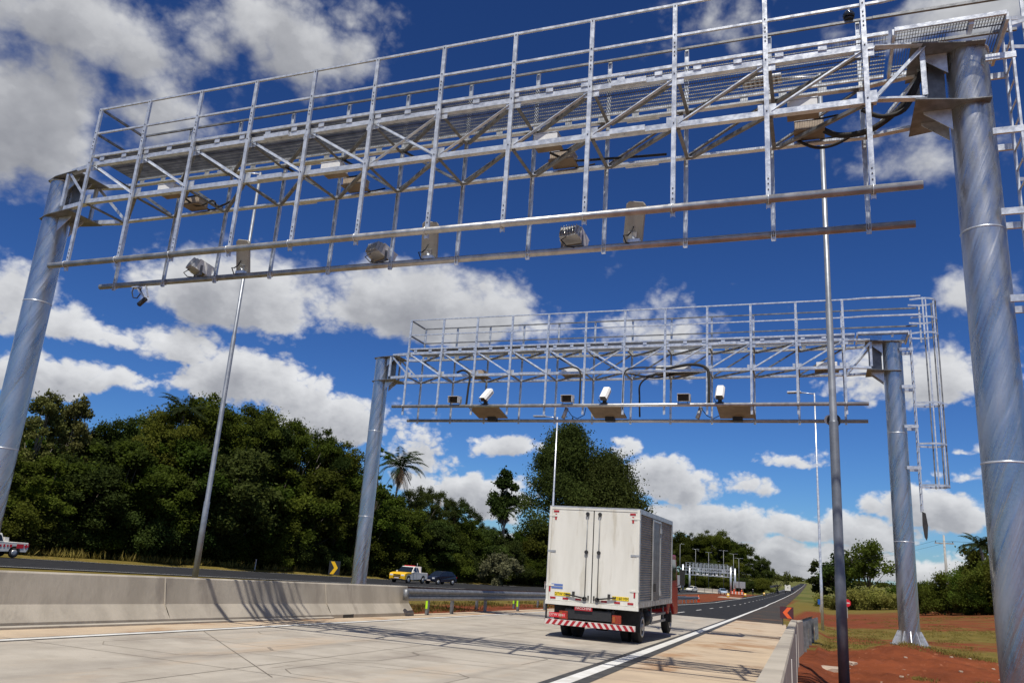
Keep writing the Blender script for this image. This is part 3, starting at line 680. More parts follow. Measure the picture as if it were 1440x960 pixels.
def panel_antenna(label, x, y, z, roll=.18, tilt=.42):
    t = thing('panel_antenna', label, 'antenna', (x, y, z)); rm = Matrix.Rotation(roll, 3, 'Y') @ rotx(tilt); up = Vector((0, 0, .34))
    w, h, c = .165, .36, .05
    poly = [(-w + c, -h), (w - c, -h), (w, -h + c), (w, h - c), (w - c, h), (-w + c, h), (-w, h - c), (-w, -h + c)]
    m = MB(); n = len(poly); vs = [rm @ Vector((u, yy, v)) + up for yy in (-.03, .03) for u, v in poly]
    m.add(vs, [tuple(range(n)), tuple(reversed(range(n, 2 * n)))] + [(i, i + n, (i + 1) % n + n, (i + 1) % n) for i in range(n)]); m.build('antenna_plate', 'panel_beige', t, bevel=.012)
    m = MB(); m.box(rm @ Vector((0, -.05, -.20)) + up, (.14, .035, .12), rm); m.b(-.10, .10, -.05, .05, -.01, .045); m.bar((0, -.02, .03), rm @ Vector((0, -.05, -.2)) + up, .04, .02); m.build('bracket', 'galvanised', t)
    m = MB(); m.tube([rm @ Vector((.01, -.07, -.05)) + up, rm @ Vector((-.02, -.12, -.15)) + up, (-.08, -.12, .08), (-.16, -.10, .10), (-.12, -.06, -.02), (.02, -.02, -.07)], .012, 6); m.build('cable', 'black_rubber', t)
    return t
YB_ = YN + DEP + .075
zpb = ZPIPE + .058
flood('grey finned floodlight left of the leftmost panel antenna on the near gantry', -11.86, YB_, zpb, 2.6, tilt=.35)
flood('grey finned floodlight between the two left panel antennas of the near gantry', -7.59, YB_, zpb, 2.8, tilt=.35)
flood('grey finned floodlight just left of the rightmost panel antenna on the near gantry', -3.82, YB_, zpb, 3.0, tilt=.35)
panel_antenna('leftmost beige panel antenna leaning on the back pipe of the near gantry', -10.76, YB_, zpb)
panel_antenna('middle beige panel antenna leaning on the back pipe of the near gantry', -6.55, YB_, zpb)
panel_antenna('rightmost beige panel antenna leaning on the back pipe of the near gantry', -2.75, YB_, zpb)
# camera hanging under the left end of the back pipe
t = thing('surveillance_camera', 'small black camera hanging from the left end of the near gantry pipe', 'camera', (-13.45, YB_, ZPIPE - .06))
m = MB(); m.b(-.10, .10, -.05, .05, -.03, -.001); m.bar((.03, 0, -.03), (.36, -.06, -.30), .06, .03); m.bar((.30, -.05, -.02), (.42, -.06, -.27), .04, .02); m.build('bracket', 'galvanised', t)
m = MB(); m.bar((.20, -.06, -.44), (.38, -.06, -.30), .075, .075); m.build('camera_body', 'black_plastic', t, bevel=.01)
m = MB(); m.tube([(-.06, -.03, -.03), (-.08, -.03, -.13), (-.02, -.03, -.25), (.09, -.03, -.27), (.16, -.03, -.18), (.15, -.03, -.06)], .012, 6); m.build('cable', 'black_rubber', t)
# controller boxes on the bottom chords
def ctrl(label, x, y, z, dark=False, rz=0.):
    t = thing('control_box', label, 'control box', (x, y, z), rz); t.scale = (.82, .82, .82)
    m = MB(); m.b(-.25, .25, -.17, .17, 0, .18); m.build('case', 'box_tan' if dark else 'housing_white', t, bevel=.012)
    m = MB(); m.b(-.26, .26, -.18, .18, .181, .195); m.build('lid', 'galvanised', t)
    m = MB(); m.b(-.27, .27, -.2, .2, -.03, -.002); m.build('mounting_board', 'wood_board', t)
    m = MB(); m.tube([(.1, .172, .05), (.2, .26, 0), (.35, .3, .02), (.6, .32, .06)], .018, 6); m.build('cable', 'black_rubber', t)
for i, (x, dsc) in enumerate(((-12.0, 'leftmost'), (-8.15, 'second from the left'), (-4.02, 'third from the left'), (-.06, 'rightmost'))):
    ctrl('%s white control box on the front bottom chord of the near gantry' % dsc, x, YN + .26, ZB + .053)
    ctrl('%s tan control box on the back chord of the near gantry' % dsc, x + .08, YN + DEP - .27, ZB + .053, True)
# dome camera on the rail
t = thing('dome_camera', 'small dark dome camera with pale cap on the rear handrail of the near gantry', 'camera', (.68, YN + DEP, ZR + .024))
m = MB(); m.tube([(0, 0, 0), (0, 0, .05)], .07, 14); m.build('base', 'black_plastic', t)
m = MB(); m.tube([(0, 0, .05), (0, 0, .10), (0, 0, .15), (0, 0, .175)], [.085, .095, .07, .02], 14); m.build('dome', 'lens', t)
m = MB(); m.tube([(0, 0, .176), (0, 0, .20)], [.04, .02], 12); m.build('cap', 'housing_white', t)
# conduits of the near gantry
def cable(label, pts, r=.03, group=None):
    p0 = Vector(pts[0]); q = [Vector(p) - p0 for p in pts]; sm = []
    for i in range(len(q) - 1):
        p_ = [q[max(i - 1, 0)], q[i], q[i + 1], q[min(i + 2, len(q) - 1)]]
        for k in range(5):
            u = k / 5; sm.append(.5 * ((2 * p_[1]) + (p_[2] - p_[0]) * u + (2 * p_[0] - 5 * p_[1] + 4 * p_[2] - p_[3]) * u * u + (3 * p_[1] - p_[0] - 3 * p_[2] + p_[3]) * u ** 3))
    sm.append(q[-1])
    m = MB(); m.tube(sm, r, 8); o = m.build('conduit', 'black_rubber', None, p0); return tag(o, label, 'cable', group)
cable('thick black conduit sagging below the truss beside the near right pole', [(.2, 11.75, 7.92), (.45, 11.7, 7.75), (.85, 11.6, 7.72), (1.25, 11.5, 7.95), (1.5, 11.45, 8.3), (1.62, 11.4, 8.52)], .045)
cable('second black conduit curving up to the head of the near right pole', [(.75, 11.3, 7.9), (1.0, 11.3, 7.75), (1.3, 11.36, 7.85), (1.48, 11.4, 8.2), (1.56, 11.5, 8.5)], .035)
cable('slack black cable hanging under the right control boxes of the near gantry', [(-.2, 11.85, 7.86), (.1, 11.9, 7.70), (.4, 11.9, 7.72), (.7, 11.85, 7.86)], .025)
cable('black cable tangle by the left control boxes of the near gantry', [(-12.1, 11.5, 8.05), (-11.8, 11.7, 7.85), (-11.5, 11.8, 7.98), (-11.3, 11.75, 7.80), (-11.0, 11.8, 7.93)], .02)
cable('black cable running from the third control boxes along the back chord of the near gantry', [(-4.1, 11.5, 7.95), (-3.8, 11.75, 7.9), (-3.2, 11.9, 7.93), (-2.2, 11.93, 7.90)], .022)
# far gantry
zf = ZPIPE - .342
def bullet(label, x, rz, tilt=.72):
    t = thing('bullet_camera', label, 'camera', (x, YFAR - .075, zf + .285 + .058), rz); t.scale = (.84, .84, .84); rm = rotx(-tilt * 0) @ Matrix.Rotation(tilt, 3, 'X'); c = Vector((0, .06, .40))
    P = lambda v: rm @ Vector(v) + c
    pts = [P((0, y, 0)) for y in (-.34, .34)]
    m = MB(); poly = [(-.15, -.11), (.15, -.11), (.15, .05), (.10, .12), (-.10, .12), (-.15, .05)]
    n = 6; vs = [P((u, y, v)) for y in (-.33, .36) for u, v in poly]
    m.add(vs, [tuple(range(n)), tuple(reversed(range(n, 2 * n)))] + [(i, i + n, (i + 1) % n + n, (i + 1) % n) for i in range(n)]); m.build('camera_body', 'housing_white', t, bevel=.015)
    m = MB(); vs = [P((u, y, v)) for y in (-.45, .30) for u, v in ((-.165, .04), (-.11, .135), (.11, .135), (.165, .04))]
    m.add(vs, [(0, 1, 5, 4), (1, 2, 6, 5), (2, 3, 7, 6)]); o = m.build('sunshield', 'housing_white', t)
    md = o.modifiers.new('solid', 'SOLIDIFY'); md.thickness = .008
    m = MB(); m.box(P((0, -.335, -.01)), (.25, .012, .19), rm); m.build('lens', 'lens', t)
    m = MB(); m.b(-.14, .14, -.08, .08, 0, .02).b(-.07, .07, -.05, .06, .02, .20); m.bar((0, .02, .18), P((0, .05, -.11)), .1, .06); m.build('bracket', 'black_plastic', t)
    m = MB(); m.tube([P((-.1, -.28, -.11)), (-.2, -.22, .12), (-.15, -.05, .02)], .014, 6); m.build('cable', 'black_rubber', t)
for x, rz, d in ((-10.8, -.12, 'leftmost'), (-6.55, -.02, 'middle'), (-2.85, .02, 'rightmost')):
    bullet('white bullet camera with sunshield, %s of the three on the far gantry' % d, x, rz)
for x, d in ((-11.95, 'left of the leftmost white bullet camera'), (-7.8, 'between the left and middle white bullet cameras'), (-3.95, 'left of the rightmost white bullet camera')):
    flood('small floodlight on the far gantry, %s' % d, x, YFAR - .075, zf + .285 + .03, 0, tilt=.12)
for x, d in ((-10.95, 'leftmost'), (-6.62, 'middle'), (-2.42, 'rightmost')):
    t = thing('flat_antenna', 'broad brown flat panel lying across both pipes of the far gantry, %s of three' % d, 'antenna', (x, YFAR + .55, zf + .19))
    rm = rotx(-.20)
    m = MB(); m.box((0, 0, 0), (1.12, 1.12, .05), rm); m.build('antenna_panel', 'wood_board', t, bevel=.01)
    m = MB(); m.box((0, -.58, .115), (1.16, .02, .07), rm); m.build('front_trim', 'panel_beige', t)
    m = MB(); m.b(-.15, .15, .35, .6, -.25, -.10); m.build('junction_box', 'black_plastic', t)
for x, d in ((-8.35, 'left'), (-3.72, 'right')):
    t = thing('surveillance_camera', 'small grey cylindrical camera on the back pipe of the far gantry, %s one' % d, 'camera', (x, YFAR + DEP + .075, zf + .06))
    m = MB(); m.tube([(0, -.05, .02), (.05, -.02, .18), (.10, 0, .36)], .07, 12); m.build('camera_body', 'frame_metal', t)
    m = MB(); m.tube([(.1, 0, .36), (.115, .005, .40)], [.075, .06], 12); m.build('cap', 'galvanised_dull_shade', t)
    m = MB(); m.tube([(.12, 0, .36), (.3, 0, .12), (.5, .02, .02), (.75, .02, .15), (.8, 0, .4)], .014, 6); m.build('cable', 'black_rubber', t)
t = thing('siren', 'dark round siren on the right part of the back pipe of the far gantry', 'siren', (.45, YFAR + DEP + .06, zf))
m = MB(); m.tube([(0, -.16, 0), (0, -.10, 0), (0, 0, 0), (0, .07, 0)], [.20, .21, .12, .06], 20); m.build('horn', 'dark_steel', t)
m = MB(); m.tube([(-.12, -.12, .02), (-.12, .1, .02)], [.16, .05], 16); m.build('horn_cover', 'housing_white', t)
Yq = YFAR - .03
for pts, d, r in (([(-12.1, Yq + .2, 7.62), (-11.75, Yq, 7.64), (-11.5, Yq, 7.45), (-11.52, Yq, 7.0), (-11.55, Yq, 6.35)], 'leftmost black cable bundle dropping from the truss of the far gantry', .04),
                  ([(-8.2, Yq, 7.60), (-7.7, Yq, 7.66), (-7.45, Yq, 7.5), (-7.42, Yq, 7.0), (-7.42, Yq, 6.30)], 'thin black cable dropping left of the middle camera of the far gantry', .03),
                  ([(-4.6, Yq, 7.57), (-5.5, Yq, 7.60), (-5.88, Yq, 7.5), (-5.95, Yq, 7.1), (-5.95, Yq, 6.2)], 'black cable dropping right of the middle camera of the far gantry', .025),
                  ([(-4.0, Yq + .5, 7.5), (-5.0, Yq + .5, 7.45), (-5.5, Yq + .6, 7.2), (-5.55, Yq + .7, 6.7), (-5.55, Yq + .8, 6.1)], 'grey-black cable on a rear post near the middle of the far gantry', .03),
                  ([(-4.6, Yq + .1, 7.55), (-3.8, Yq, 7.66), (-3.3, Yq, 7.55), (-3.2, Yq, 7.2), (-3.2, Yq, 6.35)], 'thick black cable bundle dropping beside the rightmost camera of the far gantry', .05)):
    cable(d, pts, r)
cable('black cable loop along the middle bottom chord of the far gantry', [(-5.9, YFAR + .3, 7.5), (-5.0, YFAR + .4, 7.35), (-4.2, YFAR + .3, 7.45), (-3.3, YFAR + .3, 7.5)], .03)
for x, d in ((-11.4, 'left'), (-7.9, 'central'), (-4.4, 'wide'), (.3, 'right')):
    t = thing('control_box', 'tan junction box on the bottom chord of the far gantry, %s one' % d, 'control box', (x, YFAR + .45, ZB - .342 + .055))
    w = .55 if d == 'wide' else .3
    m = MB(); m.b(-w, w, -.2, .2, 0, .17); m.build('case', 'housing_white' if d != 'left' else 'box_tan', t, bevel=.01)
    m = MB(); m.b(-w - .05, w + .05, -.22, .45, -.03, -.002); m.build('mounting_board', 'wood_board', t)

# ------------------------------------------------------------------ lamp posts
def lamp(label, x, y, z, h, arms, r0=.10, r1=.055, group=None, low=False, pm='galvanised'):
    t = thing('street_lamp', label, 'street lamp', (x, y, z), 0, group)
    m = MB(); n = 8 if low else 14
    if low: m.tube([(0, 0, 0), (0, 0, h)], [r0, r1], n)
    else: m.tube([(0, 0, -.3), (0, 0, h * .2), (0, 0, h * .2 + .03), (0, 0, h * .58), (0, 0, h * .58 + .03), (0, 0, h)], [r0, r0, r0 * .86, r0 * .8, r0 * .66, r1], n)
    m.build('pole', pm, t)
    for dx, dy in arms:
        L = math.hypot(dx, dy); u = Vector((dx / L, dy / L, 0))
        m = MB(); m.tube([(0, 0, h - .05), u * (L * .55) + Vector((0, 0, h + .05))], .03, 6); m.build('arm', 'galvanised', t)
        m = MB(); m.box(u * (L * .78) + Vector((0, 0, h + .06)), (L * .55, .30, .085), Matrix((u, u.cross(Vector((0, 0, -1))), Vector((0, 0, 1)))).transposed())
        a = m.build('lamp_head', 'frame_metal', t, bevel=0 if low else .02)
        if not low:
            m = MB()
            for k in range(7): m.box(u * (L * (.58 + .065 * k)) + Vector((0, 0, h + .012)), (.045, .24, .014), Matrix((u, u.cross(Vector((0, 0, -1))), Vector((0, 0, 1)))).transposed())
            m.build('diffuser', 'louvre', a)
    return t
mk('pole_shaded', (.15, .165, .19), (.19, .205, .23), 6, .45, .4); mk('pole_mid', (.26, .28, .31), (.34, .36, .385), 6, .4, .5)  # the darker tone has the shade of a grey post painted in
LA = lamp('lamp post with shade painted on its shaft, in the red earth beside the right barrier', .26, 15.5, zg(.26, 15.5), 11.3 - zg(.26, 15.5), [(-1.45, .05)], .078, .045, pm='pole_mid')
m = MB(); m.tube([(0, 0, -.2), (0, 0, 1.9), (0, 0, 1.94), (0, 0, 4.6), (0, 0, 4.63)], [.090, .089, .082, .080, .070], 16); m.build('shaded_lower_shaft', 'pole_shaded', LA)  # same grey post lower down, its shade painted as a darker colour
lamp('slim pale lamp post rising behind the left concrete barrier', -18.5, 21, zroad(21), 14.6, [(-1.6, -.2)], .092, .05, pm='pole_mid')
lamp('thin lamp post with one arm standing in the grass beyond the right barrier', -.15, 46, zg(-.15, 46), 11.15 - zg(-.15, 46), [(-1.35, .1)], .075, .04)
lamp('lamp post in the median behind the far gantry, in front of the tall dark tree', -16.2, 50, zroad(50), 10.55 + 1.28 - 1.28 - zroad(50), [(-1.6, 0)], .08, .045)

# ------------------------------------------------------------------ box truck
def box_truck():
    x0, x1, yr, yf = -6.38, -4.10, 19.5, 24.05; xc = (x0 + x1) / 2; g = zroad(21)
    t = thing('box_truck', 'white box truck with aluminium sides and red cab driving away under the second gantry', 'truck', (xc, 21.5, g))
    W = (x1 - x0) / 2; r = yr - 21.5; f = yf - 21.5; zb, zt = .885, 3.125
    body = MB(); body.b(-W + .03, W - .03, r + .06, f - .02, zb + .05, zt - .03); body.build('box_body', 'truck_aluminium', t)
    # ribbed sides
    for s, nm in ((1, 1), (-1, 0)):
        m = MB(); n = 36; zz = np.linspace(zb + .10, zt - .08, n * 4 + 1); pro = []
        for i, z in enumerate(zz): pro.append((s * (W - .028 + (.0, .022, .026, .004)[i % 4]), z))
        for (a, b_) in ([(r + .05, f - .03)] if s < 0 else [(r + .05, r + 1.60), (r + 2.66, f - .03)]):
            m = MB(); vs = [(x, y, z) for y in (a, b_) for x, z in pro]; k = len(pro)
            m.add(vs, [(i, i + 1, i + 1 + k, i + k) for i in range(k - 1)])
            m.build('side_panel', 'truck_aluminium', t)
    m = MB()
    for s in (1, -1):
        m.b(s * (W - .03), s * (W + .012), r + .02, f, zb - .02, zb + .11); m.b(s * (W - .03), s * (W + .014), r + .02, f, zt - .09, zt - .01)
        m.b(s * (W - .03), s * (W + .016), r, r + .07, zb + .11, zt - .09); m.b(s * (W - .03), s * (W + .016), f - .08, f + .003, zb + .11, zt - .09)
        for y in np.arange(r + .25, f, .33): m.b(s * (W + .002), s * (W + .018), y - .012, y + .012, zb - .01, zb + .09)
    m.build('box_frame', 'frame_metal', t)
    m = MB(); m.b(-W - .01, W + .01, r - .01, f + .01, zt - .012, zt + .025); m.build('roof', 'frame_metal', t)
    m = MB(); m.b(-W + .02, W - .02, f - .01, f + .02, zb, zt - .02); m.build('front_wall', 'truck_aluminium', t)
    # side door
    d = MB(); ya, yb = r + 1.62, r + 2.64
    d.b(W - .02, W + .004, ya, yb, zb + .12, zt - .16); dd = d.build('side_door', 'truck_aluminium', t)
    m = MB(); n = 32
    for k in range(n):
        z = zb + .2 + (zt - .32 - zb - .2) * k / n; m.b(W + .0045, W + .014, ya + .08, yb - .08, z, z + .03)
    m.build('door_ribs', 'truck_aluminium', dd)
    m = MB(); m.b(W + .004, W + .03, ya - .03, ya + .03, zb + .11, zt - .12).b(W + .004, W + .03, yb - .03, yb + .03, zb + .11, zt - .12).b(W + .004, W + .028, ya + .03, yb - .03, zt - .17, zt - .12); m.build('door_frame', 'frame_metal', dd)
    m = MB(); m.b(W + .02, W + .06, ya + .15, ya + .27, zb + .33, zb + .53); m.build('door_lock', 'dark_steel', dd)
    m = MB(); m.b(W + .015, W + .05, yb - .09, yb + .06, zt - .42, zt - .30).b(W + .015, W + .05, yb - .09, yb + .06, zb + .22, zb + .33); m.build('hinge', 'frame_metal', dd)
    # rear frame and the two doors
    m = MB(); m.b(-W, -W + .06, r - .02, r + .06, zb, zt).b(W - .06, W, r - .02, r + .06, zb, zt).b(-W + .06, W - .06, r - .02, r + .06, zt - .06, zt - .013).b(-W - .01, W + .01, r - .03, r + .06, zb - .09, zb); m.build('rear_frame', 'white_body', t)
    for s in (-1, 1):
        m = MB(); m.b(s * .012, s * (W - .062), r - .012, r + .03, zb + .004, zt - .065); dr = m.build('rear_door', 'white_body', t, bevel=.006)
        m = MB(); x = s * .155
        m.tube([(x, r - .035, zb + .06), (x, r - .035, zt - .10)], .013, 8); m.build('lock_rod', 'galvanised_dull_shade', dr)
        m = MB()
        for z in (zt - .15, zb + 1.18): m.tube([(x, r - .013, z), (x, r - .06, z)], .045, 12)
        m.tube([(x, r - .013, zb + .09), (x, r - .06, zb + .09)], .055, 12); m.build('rod_guide', 'dark_steel', dr)
        m = MB(); m.bar((x, r - .05, zb + .10), (s * .62, r - .05, zb + .17), .02, .035); m.b(s * .44 - .03, s * .44 + .03, r - .05, r - .013, zb + .15, zb + .24); m.build('door_handle', 'dark_steel', dr)
        m = MB(); m.b(s * .055, s * .085, r - .04, r - .013, zb + .06, zb + .17); m.build('latch', 'dark_steel', dr)
        for z in (zb + .35, zb + 1.16, zt - .22): m = MB(); m.b(s * (W - .20), s * (W + .012), r - .024, r - .0125, z - .022, z + .022); m.build('door_hinge', 'white_body' if z != zb + 1.16 else 'frame_metal', dr)
        strips = [(W - .24, W - .10, zt - .135, zt - .09), (W - .185, W - .14, zt - .32, zt - .17), (W - .11, W - .07, zb + .20, zb + .36)] + [(xx - .07, xx + .07, zb + .04, zb + .085) for xx in (W - .18, W - .50, W - .82)]
        for xa, xb, za, zc in strips: m = MB(); m.b(s * xa, s * xb, r - .020, r - .0125, za, zc); m.build('reflective_strip', 'red_reflector', dr)
        m = MB(); m.b(s * (W - .42) - .20, s * (W - .42) + .20, r - .019, r - .0125, zb + .115, zb + .205); st = m.build('sticker', 'yellow_sticker', dr)
        text('DTW 0841' if s < 0 else 'RF 160 MM', .085, 'black_plastic', st, (s * (W - .42), r - .0205, zb + .16), (PI / 2, 0, 0))
    m = MB(); m.b(-.011, .011, r - .004, r + .03, zb + .004, zt - .065); m.build('door_seal', 'black_rubber', t)
    m = MB(); m.b(-W + .13, -W + .42, r - .019, r - .0125, zb + .28, zb + .325).b(-W + .13, -W + .42, r - .019, r - .0125, zb + .345, zb + .39); m.build('blue_sticker', 'blue_sticker', t)
    # chassis
    m = MB()
    for s in (-1, 1): m.b(s * .36, s * .44, r + .15, 4.0, .56, .76)
    for y in (r + .3, -.4, 1., 2.2): m.b(-.36, .36, y - .05, y + .05, .6, .72)
    for y in np.arange(r + .2, f, .55): m.b(-W + .05, W - .05, y - .03, y + .03, .765, .86)
    m.build('chassis', 'dark_steel', t)
    m = MB(); m.b(-.64, .50, r + .02, r + .06, .50, .72); m.build('rear_plate', 'black_plastic', t)
    m = MB(); m.b(-.40, .04, r - .02, r + .01, .70, .80); nm_ = m.build('name_plate', 'red_reflector', t)
    text('FACCHINI', .085, 'white_reflector', nm_, (-.18, r - .022, .75), (PI / 2, 0, 0))
    m = MB(); m.b(-W + .10, -W + .52, r - .005, r + .02, .50, .61); pl_ = m.build('number_plate', 'sign_red', t)
    text('DTW 0841', .085, 'white_reflector', pl_, (-W + .31, r - .007, .555), (PI / 2, 0, 0))
    for s, x in ((-1, -.68), (1, .63)):
        m = MB(); m.b(x - .11, x + .11, r + .0, r + .07, .47, .66); lm = m.build('tail_lamp', 'tail_lamp', t, bevel=.01)
        m = MB(); m.b(x - .09, x - .03, r - .008, r - .001, .50, .63); m.build('indicator', 'amber', lm)
    m = MB(); m.b(-W + .02, W - .06, r - .04, r + .06, .335, .455); bp = m.build('rear_bumper', 'white_reflector', t)
    m = MB(); k = -W + .02; i = 0
    zb0, zb1 = .336, .454; step = .152
    for i in range(15):
        xa = -W + .03 + step * i; sgn = 1 if xa + step / 2 < -.05 else -1
        pts = [(xa, zb0), (xa + step * .5, zb0), (xa + step * .5 + sgn * .085, zb1), (xa + sgn * .085, zb1)]
        pts = [(min(max(u, -W + .022), W - .062), v) for u, v in pts]
        m.prism(pts, 1, r - .0435, r - .0405)
    m.build('bumper_stripe', 'red_reflector', bp)
    m = MB()
    for s in (-1, 1): m.b(s * .5, s * .56, r + .07, r + .2, .36, .75)
    m.build('bumper_bracket', 'dark_steel', t)
    m = MB(); m.b(-W + .0, -W + .03, r + .0, r + .05, .40, zb - .09).b(-W + .031, -W + .12, r, r + .05, .44, .47); m.build('corner_bracket', 'black_plastic', t)
    # side guards and mud flaps
    for s in (-1, 1):
        m = MB(); m.b(s * (W - .05), s * (W - .02), r + 1.75, 1.75, .42, .48).b(s * (W - .05), s * (W - .02), r + 1.75, 1.75, .60, .66)
        for y in (r + 1.9, 1.6): m.b(s * (W - .08), s * (W - .051), y - .03, y + .03, .42, .80)
        m.build('side_guard', 'galvanised_dull_shade', t)
        m = MB(); m.b(s * .50, s * (W - .06), r + .53, r + .55, .28, .80); m.build('mud_flap', 'black_rubber', t)
        m = MB(); m.b(s * .48, s * (W - .03), r + .62, r + 1.72, .83, .862); m.build('wheel_guard', 'black_plastic', t)
    m = MB(); m.tube([(.75, -.1, .52), (.75, .75, .52)], .21, 16); m.build('fuel_tank', 'dark_steel', t)
    def wheel(x, y, s, dual):
        rr = .385; w = .21; wheel_ = None
        for k in range(2 if dual else 1):
            o = -s * k * .27
            m = MB(); m.lathe([(o - w / 2, .21), (o - w / 2, .33), (o - w * .40, rr - .006), (o - w * .36, rr), (o + w * .36, rr), (o + w * .40, rr - .006), (o + w / 2, .33), (o + w / 2, .21)], n=32)
            q = m.build('tyre', 'black_rubber', t, (x, y, rr - .012))
            if k == 0: wheel_ = q
        m = MB(); m.lathe([(s * w * .15, .10), (s * (w / 2 + .004), .235), (s * (w / 2 + .012), .235), (s * (w / 2 + .012), .19), (s * w * .30, .15), (s * w * .30, .09), (s * (w / 2 + .03), .075)], n=24)
        m.build('rim', 'frame_metal', wheel_)
    ya_, yf_ = r + 1.16, 3.35
    for s in (-1, 1): wheel(s * .90, ya_, s, True); wheel(s * .86, yf_, s, False)
    m = MB(); m.tube([(-.8, ya_, .375), (.8, ya_, .375)], .065, 10); m.tube([(-.14, ya_, .375), (.14, ya_, .375)], .17, 14); m.build('rear_axle', 'dark_steel', t)
    # cab
    m = MB(); hw = 1.02
    prof = [(2.62, .62), (2.62, 2.22), (3.95, 2.22), (4.32, 1.55), (4.42, .95), (4.42, .50), (3.85, .50), (3.72, .72), (3.55, .83), (3.15, .83), (2.98, .72), (2.86, .55)]
    m.prism([(y, z) for y, z in prof], 0, -hw, hw); cb = m.build('cab', 'red_paint', t, bevel=.03)
    for s in (-1, 1):
        m = MB(); m.prism([(2.95, 1.45), (2.95, 2.08), (3.85, 2.08), (4.12, 1.5)], 0, s * (hw + .002), s * (hw + .008)); m.build('side_window', 'glass', cb)
        m = MB(); m.b(s * (hw + .003), s * (hw + .03), 3.0, 3.12, 1.25, 1.3); m.build('door_handle', 'black_plastic', cb)
        m = MB(); m.b(s * (hw + .12), s * (hw + .26), 4.0, 4.08, 1.35, 1.80); m.bar((s * (hw + .0), 4.05, 1.85), (s * (hw + .19), 4.05, 1.78), .025, .025); m.bar((s * hw, 4.05, 1.3), (s * (hw + .19), 4.05, 1.38), .025, .025); m.build('mirror', 'black_plastic', cb)
        m = MB(); m.b(s * (hw - .25), s * (hw + .03), 3.0, 3.14, .32, .60); m.build('step', 'black_plastic', cb)
    m = MB(); m.add([(-.9, 4.0, 2.16), (.9, 4.0, 2.16), (.92, 4.335, 1.56), (-.92, 4.335, 1.56)], [(0, 1, 2, 3)]); m.build('windscreen', 'glass', cb)
    return t
box_truck()

# ------------------------------------------------------------------ other vehicles (local +y is the front)
def wheels(t, pos, r=.33, w=.20, mat='frame_metal'):
    for x, y in pos:
        s = 1 if x > 0 else -1
        m = MB(); m.lathe([(-w / 2, r * .6), (-w / 2, r * .9), (-w * .4, r), (w * .4, r), (w / 2, r * .9), (w / 2, r * .6)], n=20); wl = m.build('wheel', 'black_rubber', t, (x, y, r))
        m = MB(); m.lathe([(s * (w / 2 - .03), r * .60), (s * (w / 2 + .010), r * .64), (s * (w / 2 + .004), r * .3)], n=16); m.build('rim', mat, wl)
def body_prism(prof, hw, hwt=None, zsplit=None):
    """side profile (y, z) lofted across; vertices above zsplit are drawn in to hwt"""
    n = len(prof); vs = []
    for s in (-1, 1):
        for y, z in prof: vs.append((s * (hwt if (zsplit and z > zsplit) else hw), y, z))
    m = MB(); m.add(vs, [tuple(range(n)), tuple(reversed(range(n, 2 * n)))] + [(i, i + n, (i + 1) % n + n, (i + 1) % n) for i in range(n)]); return m
def pickup(name, label, cat, loc, rz, paint, front, tow=False):
    t = thing(name, label, cat, loc, rz); hw = .90
    arch = lambda y0: [(y0 + .44, .42), (y0 + .36, .66), (y0 + .15, .80), (y0 - .15, .80), (y0 - .36, .66), (y0 - .44, .42)]
    lo = [(-2.55, .45), (-2.6, .62), (-2.58, 1.08), (-.62, 1.10), (-.60, 1.12), (.95, 1.12)]
    body = [(.95, 1.12), (.30, 1.66), (.1, 1.72), (-.55, 1.70), (-.72, 1.12), (-2.58, 1.09), (-2.62, .62), (-2.5, .40)] + [(y, z) for y, z in reversed(arch(-1.62))] + [(.9, .36)] + [(y, z) for y, z in reversed(arch(1.55))] + [(2.2, .36), (2.42, .42), (2.46, .75), (2.36, 1.0), (1.9, 1.08)]
    m = body_prism(body, hw, .74, 1.3); b = m.build('body', paint, t, bevel=.035)
    m = MB(); m.b(-.78, .78, -2.45, -.85, 1.085, 1.102); m.build('cargo_bed', 'dark_steel', b)
    if front:
        m = body_prism([(1.0, 1.125), (1.9, 1.092), (2.39, 1.01), (2.485, .76), (2.445, .41), (2.12, .385), (2.06, .70), (1.8, .90), (1.5, .94), (1.1, .90)], hw + .012); m.build('front_panel', front, b, bevel=.03)
    m = MB(); m.b(-.42, .42, 2.478, 2.50, .78, .90).b(-.42, .42, 2.478, 2.50, .62, .72).b(-.7, .7, 2.44, 2.48, .385, .48); m.build('grille', 'black_plastic', t)
    m = MB(); m.b(-.26, .26, 2.50, 2.515, .50, .60); m.build('number_plate', 'white_reflector', t)
    for s in (-1, 1):
        m = MB(); m.b(s * .48, s * .84, 2.40, 2.49, .74, .90); m.build('headlight', 'clear_lamp', t, bevel=.02)
        m = MB(); m.b(s * .80, s * .905, -2.635, -2.56, .78, 1.04); m.build('tail_lamp', 'red_reflector', t)
        m = MB(); P = [(s * .885, .86, 1.17), (s * .755, .26, 1.62), (s * .745, -.10, 1.63), (s * .885, -.10, 1.17)]; Q = [(x + s * .02, y, z) for x, y, z in P]
        m.add(Q, [(0, 1, 2, 3)]); m.add([(s * .905, -.18, 1.17), (s * .765, -.18, 1.63), (s * .765, -.50, 1.60), (s * .905, -.62, 1.17)], [(0, 1, 2, 3)]); m.build('side_window', 'glass', t)
        m = MB(); m.b(s * .90, s * 1.08, .75, .85, 1.10, 1.26); m.build('mirror', paint, t, bevel=.02)
    m = MB(); m.add([(-.84, 1.0, 1.135), (.84, 1.0, 1.135), (.70, .36, 1.655), (-.70, .36, 1.655)], [(0, 1, 2, 3)]); m.build('windscreen', 'glass', t)
    wheels(t, [(-.80, -1.62), (.80, -1.62), (-.80, 1.55), (.80, 1.55)], .35)
    return t, b
